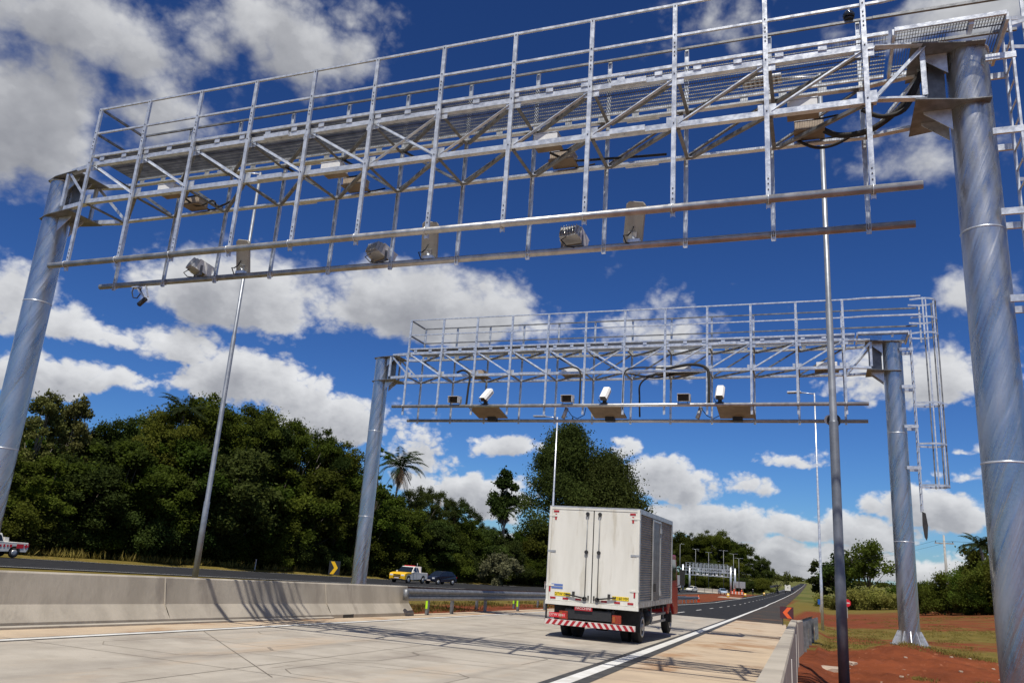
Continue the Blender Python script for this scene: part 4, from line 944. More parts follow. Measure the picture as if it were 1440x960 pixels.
# white pickup at the far left
pz = lambda x, y: zroad(y) + .006
tw, bw = pickup('pickup_truck', 'white pickup with red lettering on its side passing at the far left', 'pickup', (-56.4, 42.2, pz(0, 42.2)), PI - .10, 'white_body', None)
for s in (1,):
    m = MB()
    m.b(-.914, -.920, -1.92 - .3, -1.92 + .22, .68, .98); m.build('red_square', 'sign_red', bw)
    m = MB(); m.add([(-.917, -2.42, .66), (-.917, -2.25, .83), (-.917, -2.42, 1.0), (-.917, -2.57, .83)], [(0, 1, 2, 3)]); m.build('red_diamond', 'sign_red', bw)
    m = MB()
    for k in range(9): m.b(-.914, -.920, -1.35 + k * .26, -1.35 + k * .26 + (.12 if k % 3 else .17), .74 + .02 * (k % 2), .94 - .03 * (k % 2))
    m.build('red_lettering', 'sign_red', bw)
m = MB(); m.b(.45, .8, -1.9, -1.5, 1.1, 1.25).b(-.6, .2, -1.2, -.9, 1.1, 1.42); m.build('roll_bar', 'white_body', tw)
# recovery pickup with a dark car behind it
ta, ba = pickup('recovery_pickup', 'yellow-fronted white recovery pickup with red roof light bar facing the camera', 'pickup', (-40.9, 78.2, pz(0, 78.2)), PI - .02, 'white_body', 'yellow_paint')
m = MB(); m.b(-.62, .62, -.25, -.02, 1.73, 1.80); m.build('light_bar', 'sign_red', ta)
m = MB(); m.b(-.80, .80, -1.25, -1.1, 1.10, 1.72); m.build('sign_board', 'white_reflector', ta)
m = MB(); m.b(-.78, .78, -1.26, -1.25, 1.60, 1.68); m.build('red_band', 'sign_red', ta)
m = MB(); m.tube([(-.3, -1.15, 1.72), (-.3, -1.15, 2.05)], .02, 6); m.build('pole', 'white_body', ta)
def hatch(name, label, loc, rz, paint, group=None):
    t = thing(name, label, 'car', loc, rz, group)
    A = lambda y0: [(y0 - .40, .30), (y0 - .33, .55), (y0 - .12, .66), (y0 + .12, .66), (y0 + .33, .55), (y0 + .40, .30)]
    prof = [(.95, .98), (.25, 1.42), (-.3, 1.49), (-1.25, 1.44), (-1.85, .98), (-1.98, .70), (-1.95, .35)] + A(-1.28) + A(1.30) + [(1.95, .30), (2.02, .55), (1.90, .80), (1.7, .86)]
    b = body_prism(prof, .84, .66, 1.2).build('body', paint, t, bevel=.04)
    m = MB(); m.add([(-.76, 1.02, .985), (.76, 1.02, .985), (.64, .34, 1.425), (-.64, .34, 1.425)], [(0, 1, 2, 3)]); m.build('windscreen', 'glass', t)
    m = MB(); m.add([(-.74, -1.865, .99), (.74, -1.865, .99), (.64, -1.31, 1.43), (-.64, -1.31, 1.43)], [(3, 2, 1, 0)]); m.build('rear_window', 'glass', t)
    for s in (-1, 1):
        m = MB(); m.add([(s * .85, .82, 1.0), (s * .70, .22, 1.40), (s * .69, -.35, 1.44), (s * .845, -.35, 1.0)], [(0, 1, 2, 3)]); m.add([(s * .845, -.42, 1.0), (s * .69, -.42, 1.44), (s * .69, -1.1, 1.41), (s * .845, -1.5, 1.0)], [(0, 1, 2, 3)]); m.build('side_window', 'glass', t)
        m = MB(); m.b(s * .45, s * .78, 1.88, 1.985, .62, .78); m.build('headlight', 'clear_lamp', t, bevel=.02)
        m = MB(); m.b(s * .6, s * .82, -1.99, -1.92, .72, .92); m.build('tail_lamp', 'red_reflector', t)
    m = MB(); m.b(-.26, .26, 2.02, 2.035, .42, .53); m.build('number_plate', 'white_reflector', t)
    wheels(t, [(-.74, -1.28), (.74, -1.28), (-.74, 1.30), (.74, 1.30)], .31)
    return t
hatch('hatchback', 'dark blue hatchback close behind the yellow recovery pickup', (-40.9, 86.0, pz(0, 86)), PI - .25, 'dark_blue_paint')
hatch('parked_car', 'white car standing by the left legs of the distant gantries', (-33.4, 228, pz(0, 228)), PI - .3, 'white_body')
mk('silver_blue', (.35, .45, .55), None, rough=.3, metal=.3)
hatch('parked_car', 'pale blue car standing by the right legs of the distant gantries', (-25.0, 225, pz(0, 225)), PI + .3, 'silver_blue')
def lorry(name, label, loc, rz, paint, cabp, L=6., H=3.6, group=None):
    t = thing(name, label, 'lorry', loc, rz, group)
    m = MB(); m.b(-1.2, 1.2, -L / 2, L / 2 - 1.7, 1.0, H); m.build('cargo_box', paint, t, bevel=.03)
    m = MB(); m.prism([(L / 2 - 1.6, .6), (L / 2 - 1.6, 2.7), (L / 2 - .5, 2.7), (L / 2, 1.6), (L / 2, .5)], 0, -1.15, 1.15); m.build('cab', cabp, t, bevel=.04)
    m = MB(); m.add([(-1.0, L / 2 - .47, 2.62), (1.0, L / 2 - .47, 2.62), (1.05, L / 2 + .012, 1.65), (-1.05, L / 2 + .012, 1.65)], [(0, 1, 2, 3)]); m.build('windscreen', 'glass', t)
    m = MB(); m.b(-.5, .5, -L / 2 + .1, L / 2 - .1, .55, .95); m.b(-1.1, 1.1, -L / 2 - .03, -L / 2 + .1, .4, .95); m.build('chassis', 'dark_steel', t)
    wheels(t, [(-1.0, -L / 2 + 1.2), (1.0, -L / 2 + 1.2), (-1.0, L / 2 - 1.1), (1.0, L / 2 - 1.1)], .48, .3)
    return t
lorry('lorry', 'tall white lorry half hidden by the red cab, coming down the opposite carriageway', (-34.8, 206, pz(0, 206)), PI - .05, 'white_body', 'white_body', 8, 3.9)
lorry('lorry', 'distant white-loaded lorry far ahead on the asphalt lanes', (xr(390) - 2.2, 390, zroad(390) + .01), .03, 'white_body', 'dark_blue_paint', 7, 3.4)
hatch('distant_car', 'tiny dark car just ahead of the distant lorry on the asphalt', (xr(470) - 1.9, 470, zroad(470) + .01), .03, 'dark_blue_paint')
hatch('distant_car', 'tiny dark car following the distant lorry on the left lane', (xr(345) - 5.4, 345, zroad(345) + .01), .03, 'black_plastic')
lorry('lorry', 'white and red lorry at the crest where the road meets the skyline', (-7.5, 700, zroad(700)), .05, 'white_body', 'red_paint', 8, 4.6)

# ------------------------------------------------------------------ signs, markers, small road furniture
def chevron(label, x, y, z, rz, w, h, back, front, lift, s=1, tilt=0.):
    t = thing('chevron_sign', label, 'road sign', (x, y, z), rz)
    m = MB(); m.b(-w / 2, w / 2, -.012, .012, lift, lift + h); pl = m.build('sign_panel', back, t)
    m = MB(); c = lift + h / 2; a = h * .46; q = w * .30
    pts = [(-q * s, c), (q * .15 * s, c + a), (q * 1.25 * s, c + a), (q * .1 * s, c), (q * 1.25 * s, c - a), (q * .15 * s, c - a)]
    m.prism(pts, 1, -.020, -.0125); m.build('chevron_mark', front, pl)
    for sx in (-w * .3, w * .3):
        m = MB(); m.b(sx - .02, sx + .02, .0125, .05, -.3, lift + h * .9).b(sx - .02, sx + .02, .0505, .35, -.02, .02); m.build('leg', 'dark_steel', t)
    return t
chevron('yellow chevron on a black panel in front of the dark wood', -39.7, 62, zroad(62), .52, .95, 1.15, 'black_plastic', 'yellow_paint', .45, -1)
chevron('fallen-back orange chevron panel at the end of the right barrier', -1.85, 45.5, zroad(45.5), .12, .66, .58, 'maroon', 'orange', .34, 1)
def post_sign(name, label, x, y, h, shape, mat, size, pole_=.03, twin=False, mat2=None):
    z = zg(x, y); t = thing(name, label, 'road sign', (x, y, z), -math.atan2(x, y) * .0)
    for sx in ((-size * .3, size * .3) if twin else (0,)):
        m = MB(); m.b(sx - pole_, sx + pole_, .016, .016 + 2 * pole_, -.2, h); m.build('post', 'pole_concrete' if not twin else 'wood_board', t)
    m = MB()
    if shape == 'oct': m.prism([(size / 2 * math.cos(PI / 8 + k * PI / 4), h - size / 2 + size / 2 * math.sin(PI / 8 + k * PI / 4)) for k in range(8)], 1, -.012, .012)
    else: m.b(-size / 2, size / 2, -.012, .012, h - size * shape, h)
    p = m.build('sign_panel', mat, t)
    if mat2: m = MB(); m.b(-size * .33, size * .33, -.019, -.0125, h - size * .58, h - size * .42); m.build('sign_mark', mat2, p)
    return t
post_sign('stop_sign', 'red road sign with pale bar in the verge behind the shaded lamp post', 2.1, 92, 1.85, 'oct', 'sign_red', .78, mat2='white_reflector')
post_sign('information_sign', 'small blue road sign seen beside the thin grass-verge lamp post', -.62, 118, 1.6, 1.3, 'sign_blue', .5)
post_sign('billboard', 'pale grey blank board on posts at the edge of the distant trees', -24.2, 262, 3.6, .52, 'frame_metal', 3.6, .06, True)
def marker(label, x, y, mat='white_reflector', h=.75):
    t = thing('marker_post', label, 'marker post', (x, y, zg(x, y) + .03))
    m = MB(); m.b(-.05, .05, -.03, .03, -.1, h); m.build('post_body', mat, t, bevel=.008)
    m = MB(); m.b(-.04, .04, -.036, -.0305, h - .22, h - .1); m.build('reflector', 'amber', t)
marker('white delineator post at the roadside beyond the left barrier, before the dark wood', -55.0, 71.0, h=1.0)
marker('pale marker post at the forest edge just left of the box truck', -41.5, 126, h=1.1)
def drum(label, x, y):
    t = thing('traffic_drum', label, 'traffic drum', (x, y, zroad(y)), 0, 'drums and cones at the distant works')
    m = MB(); m.tube([(0, 0, 0), (0, 0, .9)], [.32, .25], 14); m.build('drum_body', 'yellow_paint', t)
    m = MB(); m.tube([(0, 0, .45), (0, 0, .65)], [.292, .272], 14); m.build('stripe', 'white_reflector', t)
    m = MB(); m.tube([(0, 0, -.02), (0, 0, .06)], .42, 14); m.build('base', 'black_rubber', t)
drum('yellow drum nearest the asphalt edge, under the right distant gantry leg', -18.9, 180)
drum('yellow drum at the works, right of the distant gantry', -17.6, 205)
drum('farthest yellow drum beside the works and the green slope', -17.0, 262)
t = thing('concrete_slab', 'pale concrete plinth lying by the yellow drum at the works', 'slab', (-18.6, 181, zroad(181)))
m = MB(); m.b(-2.2, 2.2, -3, 3, -.2, .12); m.build('slab_body', 'stone', t, bevel=.03)
# stacked concrete blocks under the distant gantry
t = thing('concrete_barrier', 'short pale concrete barrier pieces under the distant gantries', 'barrier', (-29.5, 236, zroad(236)))
for k in range(4):
    m = MB(); m.prism([(-.35, 0), (.35, 0), (.14, .35), (.1, 1.1), (-.1, 1.1), (-.14, .35)], 0, -3.6 + k * 2.1, -1.6 + k * 2.1); m.build('block', 'concrete', t)
def worker(label, x, y, rz, vest):
    t = thing('person', label, 'person', (x, y, zroad(y) - .02), rz)
    me = bpy.data.meshes.new('person'); J = [(0, 0, .95), (0, 0, 1.2), (0, 0, 1.42), (0, 0, 1.52), (0, .01, 1.64), (0, 0, 1.76), (.2, 0, 1.40), (.27, .03, 1.12), (.25, .14, .88), (-.2, 0, 1.40), (-.28, .0, 1.12), (-.26, .10, .88), (.10, 0, .9), (.12, .03, .5), (.13, -.02, .08), (.13, .14, .04), (-.10, 0, .9), (-.13, .0, .5), (-.15, -.06, .08), (-.15, .1, .04)]
    E_ = [(0, 1), (1, 2), (2, 3), (3, 4), (4, 5), (2, 6), (6, 7), (7, 8), (2, 9), (9, 10), (10, 11), (0, 12), (12, 13), (13, 14), (14, 15), (0, 16), (16, 17), (17, 18), (18, 19)]
    RR = [.15, .15, .13, .06, .10, .08, .07, .05, .04, .07, .05, .04, .10, .07, .05, .045, .10, .07, .05, .045]
    me.from_pydata(J, E_, []); o = bpy.data.objects.new('person_body', me); COL.objects.link(o); o.parent = t; me.materials.append(MATS['dark_blue_paint'])
    sk = o.modifiers.new('skin', 'SKIN'); o.modifiers.new('sub', 'SUBSURF').levels = 1
    for i, v in enumerate(me.skin_vertices[0].data): v.radius = (RR[i], RR[i]); v.use_root = i == 0
    m = MB(); m.tube([(0, 0, .88), (0, 0, 1.15), (0, 0, 1.40), (0, 0, 1.47)], [.20, .19, .21, .10], 12); m.build('safety_vest', vest, t)
    m = MB(); m.tube([(0, .01, 1.70), (0, .01, 1.78), (0, .01, 1.84)], [.135, .12, .04], 12); m.build('hard_hat', 'white_body', t)
worker('person in orange vest and white helmet standing at the distant works', -22.2, 226, .4, 'orange')
worker('second person in an orange vest at the distant works, further right', -20.6, 230, -.6, 'orange')
worker('person in dark clothes at the right edge of the distant works', -18.2, 236, 1.2, 'dark_steel')
t = thing('barricade', 'orange and white barricade boards at the distant works', 'barricade', (-21.0, 222, zroad(222)))
for z in (.35, .75): m = MB(); m.b(-1.6, 1.6, -.03, .03, z, z + .25); m.build('board', 'orange', t)
for x in (-1.2, -.4, .4, 1.2): m = MB(); m.b(x - .15, x + .15, -.04, -.031, .36, .99); m.build('white_stripe', 'white_reflector', t)
for x in (-1.4, 1.4): m = MB(); m.b(x - .04, x + .04, .031, .09, 0, 1.05); m.build('leg', 'dark_steel', t)
# cones beside the box truck cab
def cone(label, x, y):
    t = thing('traffic_cone', label, 'traffic cone', (x, y, zroad(y) + .004))
    m = MB(); m.tube([(0, 0, .03), (0, 0, .9)], [.18, .03], 14); m.build('cone_body', 'orange', t)
    m = MB(); m.tube([(0, 0, .45), (0, 0, .6)], [.115, .090], 14, cap=False); m.build('stripe', 'white_reflector', t)
    m = MB(); m.b(-.22, .22, -.22, .22, 0, .03); m.build('base', 'orange', t)
cone('orange traffic cone on the far asphalt edge close to the truck cab', xr(118) - 8.6, 118)
# distant gantries over the opposite carriageway
def far_gantry(label, x0, x1, y, skew):
    z = zroad(y); t = thing('gantry', label, 'gantry', (x0, y, z), skew, 'distant gantries over the opposite carriageway'); L = x1 - x0
    for x in (0, L): m = MB(); m.tube([(x, 0, -.3), (x, 0, 7.2)], .27, 14); m.build('pole', 'galvanised', t)
    for zz in (5.6, 6.45):
        for yy in (-.5, .5): m = MB(); m.b(.27, L - .27, yy - .05, yy + .05, zz, zz + .12); m.build('chord', 'galvanised', t)
    for yy in (-.62, .62): m = MB(); m.b(.6, L - .6, yy - .05, yy + .05, 4.5, 4.62); m.build('instrument_pipe', 'galvanised', t)
    m = MB(); m.b(.4, L - .4, -.44, .44, 6.62, 6.68); m.build('walkway_grating', 'galvanised_dull_shade', t)
    for k in range(12):
        x = .9 + (L - 1.8) * k / 11
        for yy in (-.56, .56): m = MB(); m.b(x - .04, x + .04, yy - .03, yy + .03, 4.45, 7.8); m.build('post', 'galvanised', t)
        if k < 11: m = MB(); m.bar((x, -.48, 6.45 if k % 2 else 5.72), (x + (L - 1.8) / 11, -.48, 5.72 if k % 2 else 6.45), .06, .06); m.build('brace', 'galvanised', t)
    for zz in (7.25, 7.78): m = MB(); m.b(.8, L - .8, -.58, -.54, zz, zz + .05); m.build('hand_rail', 'galvanised', t)
    for x in (L * .32, L * .52, L * .72): m = MB(); m.b(x - .3, x + .3, -.75, -.3, 4.63, 5.0); m.build('instrument_case', 'housing_white', t)
far_gantry('nearer of the two small gantries spanning the opposite carriageway far off', -37.4, -24.2, 238, -.02)
far_gantry('farther of the two small gantries spanning the opposite carriageway far off', -37.9, -24.6, 254, -.02)
for i, (x, y, arms, d) in enumerate(((-40.2, 250, [(1.2, 0)], 'leftmost'), (-37.3, 262, [(-1., 0), (1., 0)], 'second from the left'), (-35.6, 280, [(-1., 0), (1., 0)], 'third from the left'), (-28.8, 262, [(-1.3, 0), (1.3, 0)], 'fourth from the left'), (-26.4, 268, [(-1.2, 0), (1.2, 0)], 'fifth from the left'), (-23.6, 255, [(-1.2, 0), (1.2, 0)], 'rightmost'))):
    lamp('distant lamp post at the far gantries, %s of six' % d, x, y, zroad(y), (13.2, 12.4, 12.2, 12.4, 11.8, 10.2)[i], arms, .10, .06, 'lamp posts at the distant gantries', True, 'galvanised_dull_shade')
# rural power pole with wires
t = thing('utility_pole', 'pale concrete utility pole with crossarm above the right hedge', 'utility pole', (11.95, 97, zg(11.95, 97)))
hp = 6.66 - zg(11.95, 97)
m = MB(); m.tube([(0, 0, -.2), (0, 0, hp)], [.17, .10], 10); m.build('pole', 'pole_concrete', t)
m = MB(); m.b(-.9, .9, -.06, .06, hp - .9, hp - .78); m.build('crossarm', 'pole_concrete', t)
for x in (-.8, 0, .8): m = MB(); m.tube([(x, 0, hp - .78), (x, 0, hp - .6)], [.05, .03], 8); m.build('insulator', 'dark_steel', t)
for k, x in enumerate((-.8, .8)):
    for d, (ex, ey, ez) in enumerate(((70, 70, 9.), (-10, 330, 6))):
        p0 = Vector((11.95 + x, 97, zg(11.95, 97) + hp - .6)); p1 = Vector((ex + x, ey, ez)); pts = [p0.lerp(p1, u) - Vector((0, 0, 5 * u * (1 - u))) for u in np.linspace(0, 1, 14)]
        m = MB(); m.tube([p - p0 for p in pts], .012, 4); o = m.build('power_line', 'dark_steel', None, p0)
        tag(o, 'thin power line sagging %s from the utility pole, %s of two' % (('right', 'left')[d], ('left wire', 'right wire')[k]), 'power line')
# rubble on the red earth
def rock(name, label, x, y, sx, sy, sz, rz):
    import bmesh
    bm = bmesh.new(); bmesh.ops.create_icosphere(bm, subdivisions=2, radius=1)
    for v in bm.verts:
        q = v.co.copy(); v.co *= 1 + .25 * mnoise.noise(q * 1.7 + Vector((x * 3, y, 0))); v.co = Vector((max(-.75, min(.75, v.co.x)) * sx, max(-.75, min(.75, v.co.y)) * sy, max(-.55, min(.6, v.co.z)) * sz))
    me = bpy.data.meshes.new(name); bm.to_mesh(me); bm.free(); me.materials.append(MATS['stone']); o = bpy.data.objects.new(name, me); COL.objects.link(o); o.location = (x, y, zg(x, y) + sz * .15); o.rotation_euler = (0, 0, rz)
    return tag(o, label, 'rubble')
rock('concrete_rubble', 'flat pinkish concrete slab lying on the red earth beside the right barrier', .12, 20.3, .42, .34, .10, .3)
rock('concrete_rubble', 'pale broken slab lying at the grass edge left of the thin lamp post', -.75, 43.5, .55, .5, .16, 0)
rock('concrete_rubble', 'small pale stone behind the shaded lamp post foot on the red earth', .55, 21.8, .18, .14, .08, 1)
_rs = random.Random(4)
for i, (x, y) in enumerate([(.3 + 4.2 * _rs.random(), 13.2 + 13 * _rs.random()) for _ in range(46)]):
    o = rock('stone', 'small pale stone scattered on the red earth near the gantry pole', x, y, .04 + .05 * random.Random(i).random(), .05, .035, i); o['group'] = 'stones on the red earth'; o['category'] = 'stone'

# ------------------------------------------------------------------ vegetation
def quads_mesh(name, C, U, V, tint, mat, diamond=True):
    n = len(C); P = np.empty((n, 4, 3))
    if diamond: P[:, 0] = C - U; P[:, 1] = C - V; P[:, 2] = C + U; P[:, 3] = C + V
    else: P[:, 0] = C - U - V; P[:, 1] = C + U - V; P[:, 2] = C + U + V; P[:, 3] = C - U + V
    me = bpy.data.meshes.new(name); me.vertices.add(n * 4); me.vertices.foreach_set('co', P.reshape(-1))
    me.loops.add(n * 4); me.loops.foreach_set('vertex_index', np.arange(n * 4, dtype=np.int32))
    me.polygons.add(n); me.polygons.foreach_set('loop_start', np.arange(0, n * 4, 4, dtype=np.int32)); me.polygons.foreach_set('loop_total', np.full(n, 4, dtype=np.int32))
    a = me.attributes.new('tint', 'FLOAT', 'POINT'); a.data.foreach_set('value', np.repeat(tint, 4).astype(np.float32))
    me.materials.append(MATS[mat]); me.update(calc_edges=True); me.validate()
    return me
def unit(v): return v / np.maximum(np.linalg.norm(v, axis=-1, keepdims=True), 1e-9)
def leaves(rg, centers, radii, per, leaf, flat=.7, tints=None):
    C, T_ = [], []
    for i, (c, r) in enumerate(zip(centers, radii)):
        k = int(per * (r / np.mean(radii)) ** 2); d = unit(rg.normal(size=(k, 3))); d[:, 2] = np.where(d[:, 2] < -.3, d[:, 2] * .8, d[:, 2])
        rr = r * (rg.random(k) ** .45)[:, None] * (1 + .18 * np.sin(d[:, :1] * 5 + i) * np.sin(d[:, 1:2] * 6 + 2 * i))
        out = rg.random(k) < .22; rr[out] *= 1.15 + .7 * rg.random((int(out.sum()), 1)) ** 1.5
        p = c + d * rr * np.array([1, 1, flat]); C.append(p)
        T_.append(np.clip((tints[i] if tints is not None else rg.random()) * .65 + .35 * rg.random(k), 0, 1))
    C = np.concatenate(C); T_ = np.concatenate(T_); n = len(C)
    nrm = unit(rg.normal(size=(n, 3)) + np.array([0, 0, .7])); u = unit(np.cross(nrm, rg.normal(size=(n, 3)))); v = np.cross(nrm, u)
    s = leaf * (.55 + .9 * rg.random(n))[:, None]
    return C, u * s * .62, v * s * .40, T_
def make_tree(name, label, seed, H, Rr, base, ncl, per, leaf, mat, trunk_r=.16, tmat='trunk', rc=(.22, .36), shape='round', group=None, lean=0., limbs=True, flat=.88):
    rg = np.random.default_rng(seed); t = thing(name, label, 'tree', (0, 0, 0), 0, group)
    cs = []; rs = []
    for i in range(ncl):
        d = unit(rg.normal(size=3)); q = rg.random() ** .4
        if shape == 'umbrella':
            if i % 3: z = .97 - .24 * q ** 2 + rg.normal() * .025; rad = q * Rr
            else: z = .40 + .42 * rg.random(); rad = Rr * .75 * rg.random()
            a = rg.random() * 2 * PI; c = np.array([math.cos(a) * rad, math.sin(a) * rad, H * min(z, 1)])
        elif shape == 'tall':
            z = base + (1 - base) * rg.random(); w = max(.08, 1 - (abs(z - (base + .26 * (1 - base))) / (1 - base)) ** 1.15 * 1.18); a = rg.random() * 2 * PI; rad = Rr * w * rg.random() ** .42
            c = np.array([math.cos(a) * rad, math.sin(a) * rad, H * z * .95])
        else: c = np.array([d[0] * Rr * q, d[1] * Rr * q, H * ((1 + base) / 2 + d[2] * q * (1 - base) / 2 * .88)])
        c[0] += lean * c[2]; cs.append(c); rs.append(Rr * (rc[0] + (rc[1] - rc[0]) * rg.random()))
    C, U, V, T_ = leaves(rg, cs, rs, per, leaf, flat)
    me = quads_mesh('crown', C, U, V, T_, mat); o = bpy.data.objects.new('crown', me); COL.objects.link(o); o.parent = t
    m = MB(); pts = [(0, 0, -.3)]; k = 6
    top = H * (.93 if shape == 'tall' else (base + .25 * (1 - base) if shape == 'round' else .8))
    for i in range(1, k + 1): pts.append((lean * top * i / k + .04 * H * math.sin(i * 1.7 + seed) * .35, .04 * H * math.cos(i * 1.3 + seed) * .3, top * i / k))
    m.tube(pts, [trunk_r * (1 - .72 * i / k) for i in range(k + 1)], 8)
    if limbs:
        for j in rg.permutation(ncl)[:min(14, ncl)]:
            c = cs[j]; f = min(.95, max(.35, (c[2] / H) - .25)); zi = top * min(f, 1); st = np.array([np.interp(zi, [p[2] for p in pts], [p[0] for p in pts]), np.interp(zi, [p[2] for p in pts], [p[1] for p in pts]), zi])
            md = (st + c) / 2 + rg.normal(size=3) * .05 * Rr
            m.tube([st, md, c], [trunk_r * .36, trunk_r * .22, trunk_r * .06], 5)
    m.build('trunk', tmat, t)
    return t
def make_palm(label, seed, H, L=3.0, skirt=True, group=None):
    rg = np.random.default_rng(seed); t = thing('palm_tree', label, 'palm tree', (0, 0, 0), 0, group)
    m = MB(); pts = [(.25 * math.sin(i * .5 + seed), .2 * math.cos(i * .4 + seed) - .2 * math.cos(seed), H * i / 8 - (.3 if i == 0 else 0)) for i in range(9)]; m.tube(pts, [.20 - .008 * i for i in range(9)], 10); m.build('trunk', 'pale_trunk', t)
    top = np.array(pts[-1])
    def fr(n, e0, e1, LL, mat, name, droop):
        Cs, Us, Vs = [], [], []
        for k in range(n):
            a = 2 * PI * (k + rg.random() * .7) / n; el = e0 + (e1 - e0) * rg.random(); LLk = LL * (.8 + .35 * rg.random()); p = top.copy(); hd = np.array([math.cos(a), math.sin(a), 0]); ns = 22
            sd = np.array([-math.sin(a), math.cos(a), 0])
            for i in range(ns):
                u = i / ns; e = el - droop * u ** 1.3; d = hd * math.cos(e) + np.array([0, 0, math.sin(e)]); p = p + d * LLk / ns; w = .62 * math.sin(PI * min(1, .12 + u * .9)) * LL / 3
                for s in (-1, 1):
                    dr = unit(sd * s * .85 + d * .55 + np.array([0, 0, -.35 - .3 * rg.random()])); Cs.append(p + dr * w * .5); Us.append(dr * w * .55); Vs.append(d * .055 * LL / 3)
                Cs.append(p); Us.append(d * LLk / ns * .6); Vs.append(sd * .03)
        me = quads_mesh(name, np.array(Cs), np.array(Us), np.array(Vs), rg.random(len(Cs)), mat); o = bpy.data.objects.new(name, me); COL.objects.link(o); o.parent = t
    fr(26, -.1, 1.35, L, 'frond', 'fronds', 1.5)
    if skirt: fr(13, -1.35, -.75, L * .75, 'dry_frond', 'dry_fronds', .5)
    return t
def place(o, x, y, sz=1., rz=0., sw=None, dz=-.05): o.location = (x, y, zg(x, y) + dz); o.rotation_euler = (0, 0, rz); o.scale = (sw or sz, sw or sz, sz)

rng = random.Random(11)
GW = 'trees of the dark wood along the opposite carriageway'
LB = ['tall leafy tree forming the high canopy of the dark wood on the left', 'mid-height leafy tree inside the dark wood on the left', 'low dense bush at the foot of the dark wood on the left']
arch_tall = [make_tree('forest_tree', LB[0], 20 + k, 17, (4.3, 5.6, 4.3, 5.0, 3.6)[k], .28, (84, 58, 76, 52, 60)[k], (360, 420, 420, 360, 300)[k], (.19, .16, .21, .17, .2)[k], ('leaves', 'leaves_dark', 'leaves_dark', 'leaves', 'leaves_olive')[k], (.26, .3, .24, .3, .2)[k], ('trunk', 'pale_trunk', 'trunk', 'pale_trunk', 'pale_trunk')[k], shape=('round', 'umbrella', 'round', 'umbrella', 'tall')[k], group=GW, rc=((.10, .30), (.09, .19), (.10, .28), (.09, .18), (.10, .26))[k]) for k in range(5)]
arch_mid = [make_tree('forest_tree', LB[1], 40 + k, 10, 3.4, .08, 46, 600, .18, ('leaves', 'leaves_dark', 'leaves')[k], .18, group=GW, rc=(.16, .30)) for k in range(3)]
arch_low = [make_tree('bush', LB[2], 60 + k, 4.2, 2.5, .0, 30, 520, .15, ('leaves', 'leaves_dark')[k], .08, group='bushes at the foot of the dark wood', limbs=False) for k in range(2)]
for a in arch_low: a['category'] = 'bush'
used = set()
def put(arch, x, y, h, h0, wide=1.):
    i = rng.randrange(len(arch)); o = arch[i]
    if o.name in used: o = dup(o)
    used.add(o.name); s = h / h0
    place(o, x, y, s, rng.random() * 6.28, s * wide * rng.uniform(.9, 1.15)); return o
edge = lambda y: -66 + .15 * (y - 44)
# canopy heights read along the wood, front to back
CH = ([30, 47, 55, 58, 61, 65, 69, 74, 78, 83, 86, 90, 94, 100, 108, 112, 120, 127, 140, 150], [13, 13.5, 15.5, 14.5, 15.5, 16.8, 18.5, 19.3, 19.5, 20, 18.6, 17.8, 16.5, 14, 12.5, 13.5, 13.5, 10.8, 10, 10])
y = 34.
while y < 150:
    h = float(np.interp(y, *CH))
    put(arch_tall, edge(y) - 1 - rng.random() * 2.5, y, h * rng.uniform(.93, 1.03), 17, .95); y += 3.6 if y < 104 else 5.2
y = 33.
while y < 150: put(arch_tall, edge(y) - 7 - rng.random() * 3, y, float(np.interp(y, *CH)) * rng.uniform(.78, .95), 17, 1.1); y += 5.4
y = 33.
while y < 150: put(arch_mid, edge(y) + 1.5 + rng.random() * 1.5, y, float(np.interp(y, *CH)) * rng.uniform(.55, .78), 10, 1.2); y += 3.6
y = 33.
while y < 165: put(arch_low, edge(y) + 3.2 + rng.random() * 1.8, y, rng.uniform(2.6, 4.8), 4.2, 1.1); y += 2.9
y = 34.
while y < 150: put(arch_low, edge(y) - 3 + rng.random() * 2, y, rng.uniform(6., 9.), 4.2, .9); y += 3.6
# named trees
p = make_palm('tall palm with dry hanging fronds rising above the wood, left of the centre', 3, 15.6, 4.6); place(p, -57.5, 103.5, 1.0)
for i, (x, y, h, d) in enumerate(((-58.2, 111.5, 10.0, 'short palm with a brown skirt of dead fronds, below the tall palm'), (-54.5, 118.5, 10.0, 'short palm with dry fronds right of the tall palm, in the wood'), (-52.0, 134.0, 12.0, 'palm with brown hanging fronds at the right end of the wood'))):
    p = make_palm(d, 5 + i, h, 3.0); place(p, x, y)
p = make_palm('palm crown showing above the dark canopy behind the left lamp post', 9, 15.4, 3.4, False); place(p, -63.5, 66.0)
p = make_tree('slender_tree', 'sparse tree with few leaf tufts against the cloud beside the far left pole', 90, 19.5, 2.6, .45, 16, 46, .30, 'leaves', .12, shape='tall', rc=(.10, .18)); place(p, -55.0, 93.5)
p = make_tree('eucalyptus_tree', 'very tall dark eucalyptus rising behind the box truck', 91, 31, 10.8, .08, 190, 560, .30, 'leaves_dark', .45, shape='tall', rc=(.17, .30), flat=.85); place(p, -46.4, 150)
p = make_tree('eucalyptus_tree', 'second dark eucalyptus, broader and lower, right behind the box truck roof', 92, 26, 11.5, .08, 190, 560, .30, 'leaves_dark', .4, shape='tall', rc=(.17, .30), flat=.85); place(p, -39.2, 152)
p = make_tree('eucalyptus_tree', 'slim eucalyptus with a bare trunk and round crown left of the box truck', 93, 20.4, 2.6, .55, 22, 260, .40, 'leaves_dark', .17, 'pale_trunk', shape='tall', rc=(.30, .42)); place(p, -52.6, 134.6)
p = make_tree('eucalyptus_tree', 'low leafy tree filling the gap between the slim eucalyptus and the box truck', 94, 11, 4.0, .1, 26, 300, .42, 'leaves', .2); place(p, -47.0, 140)
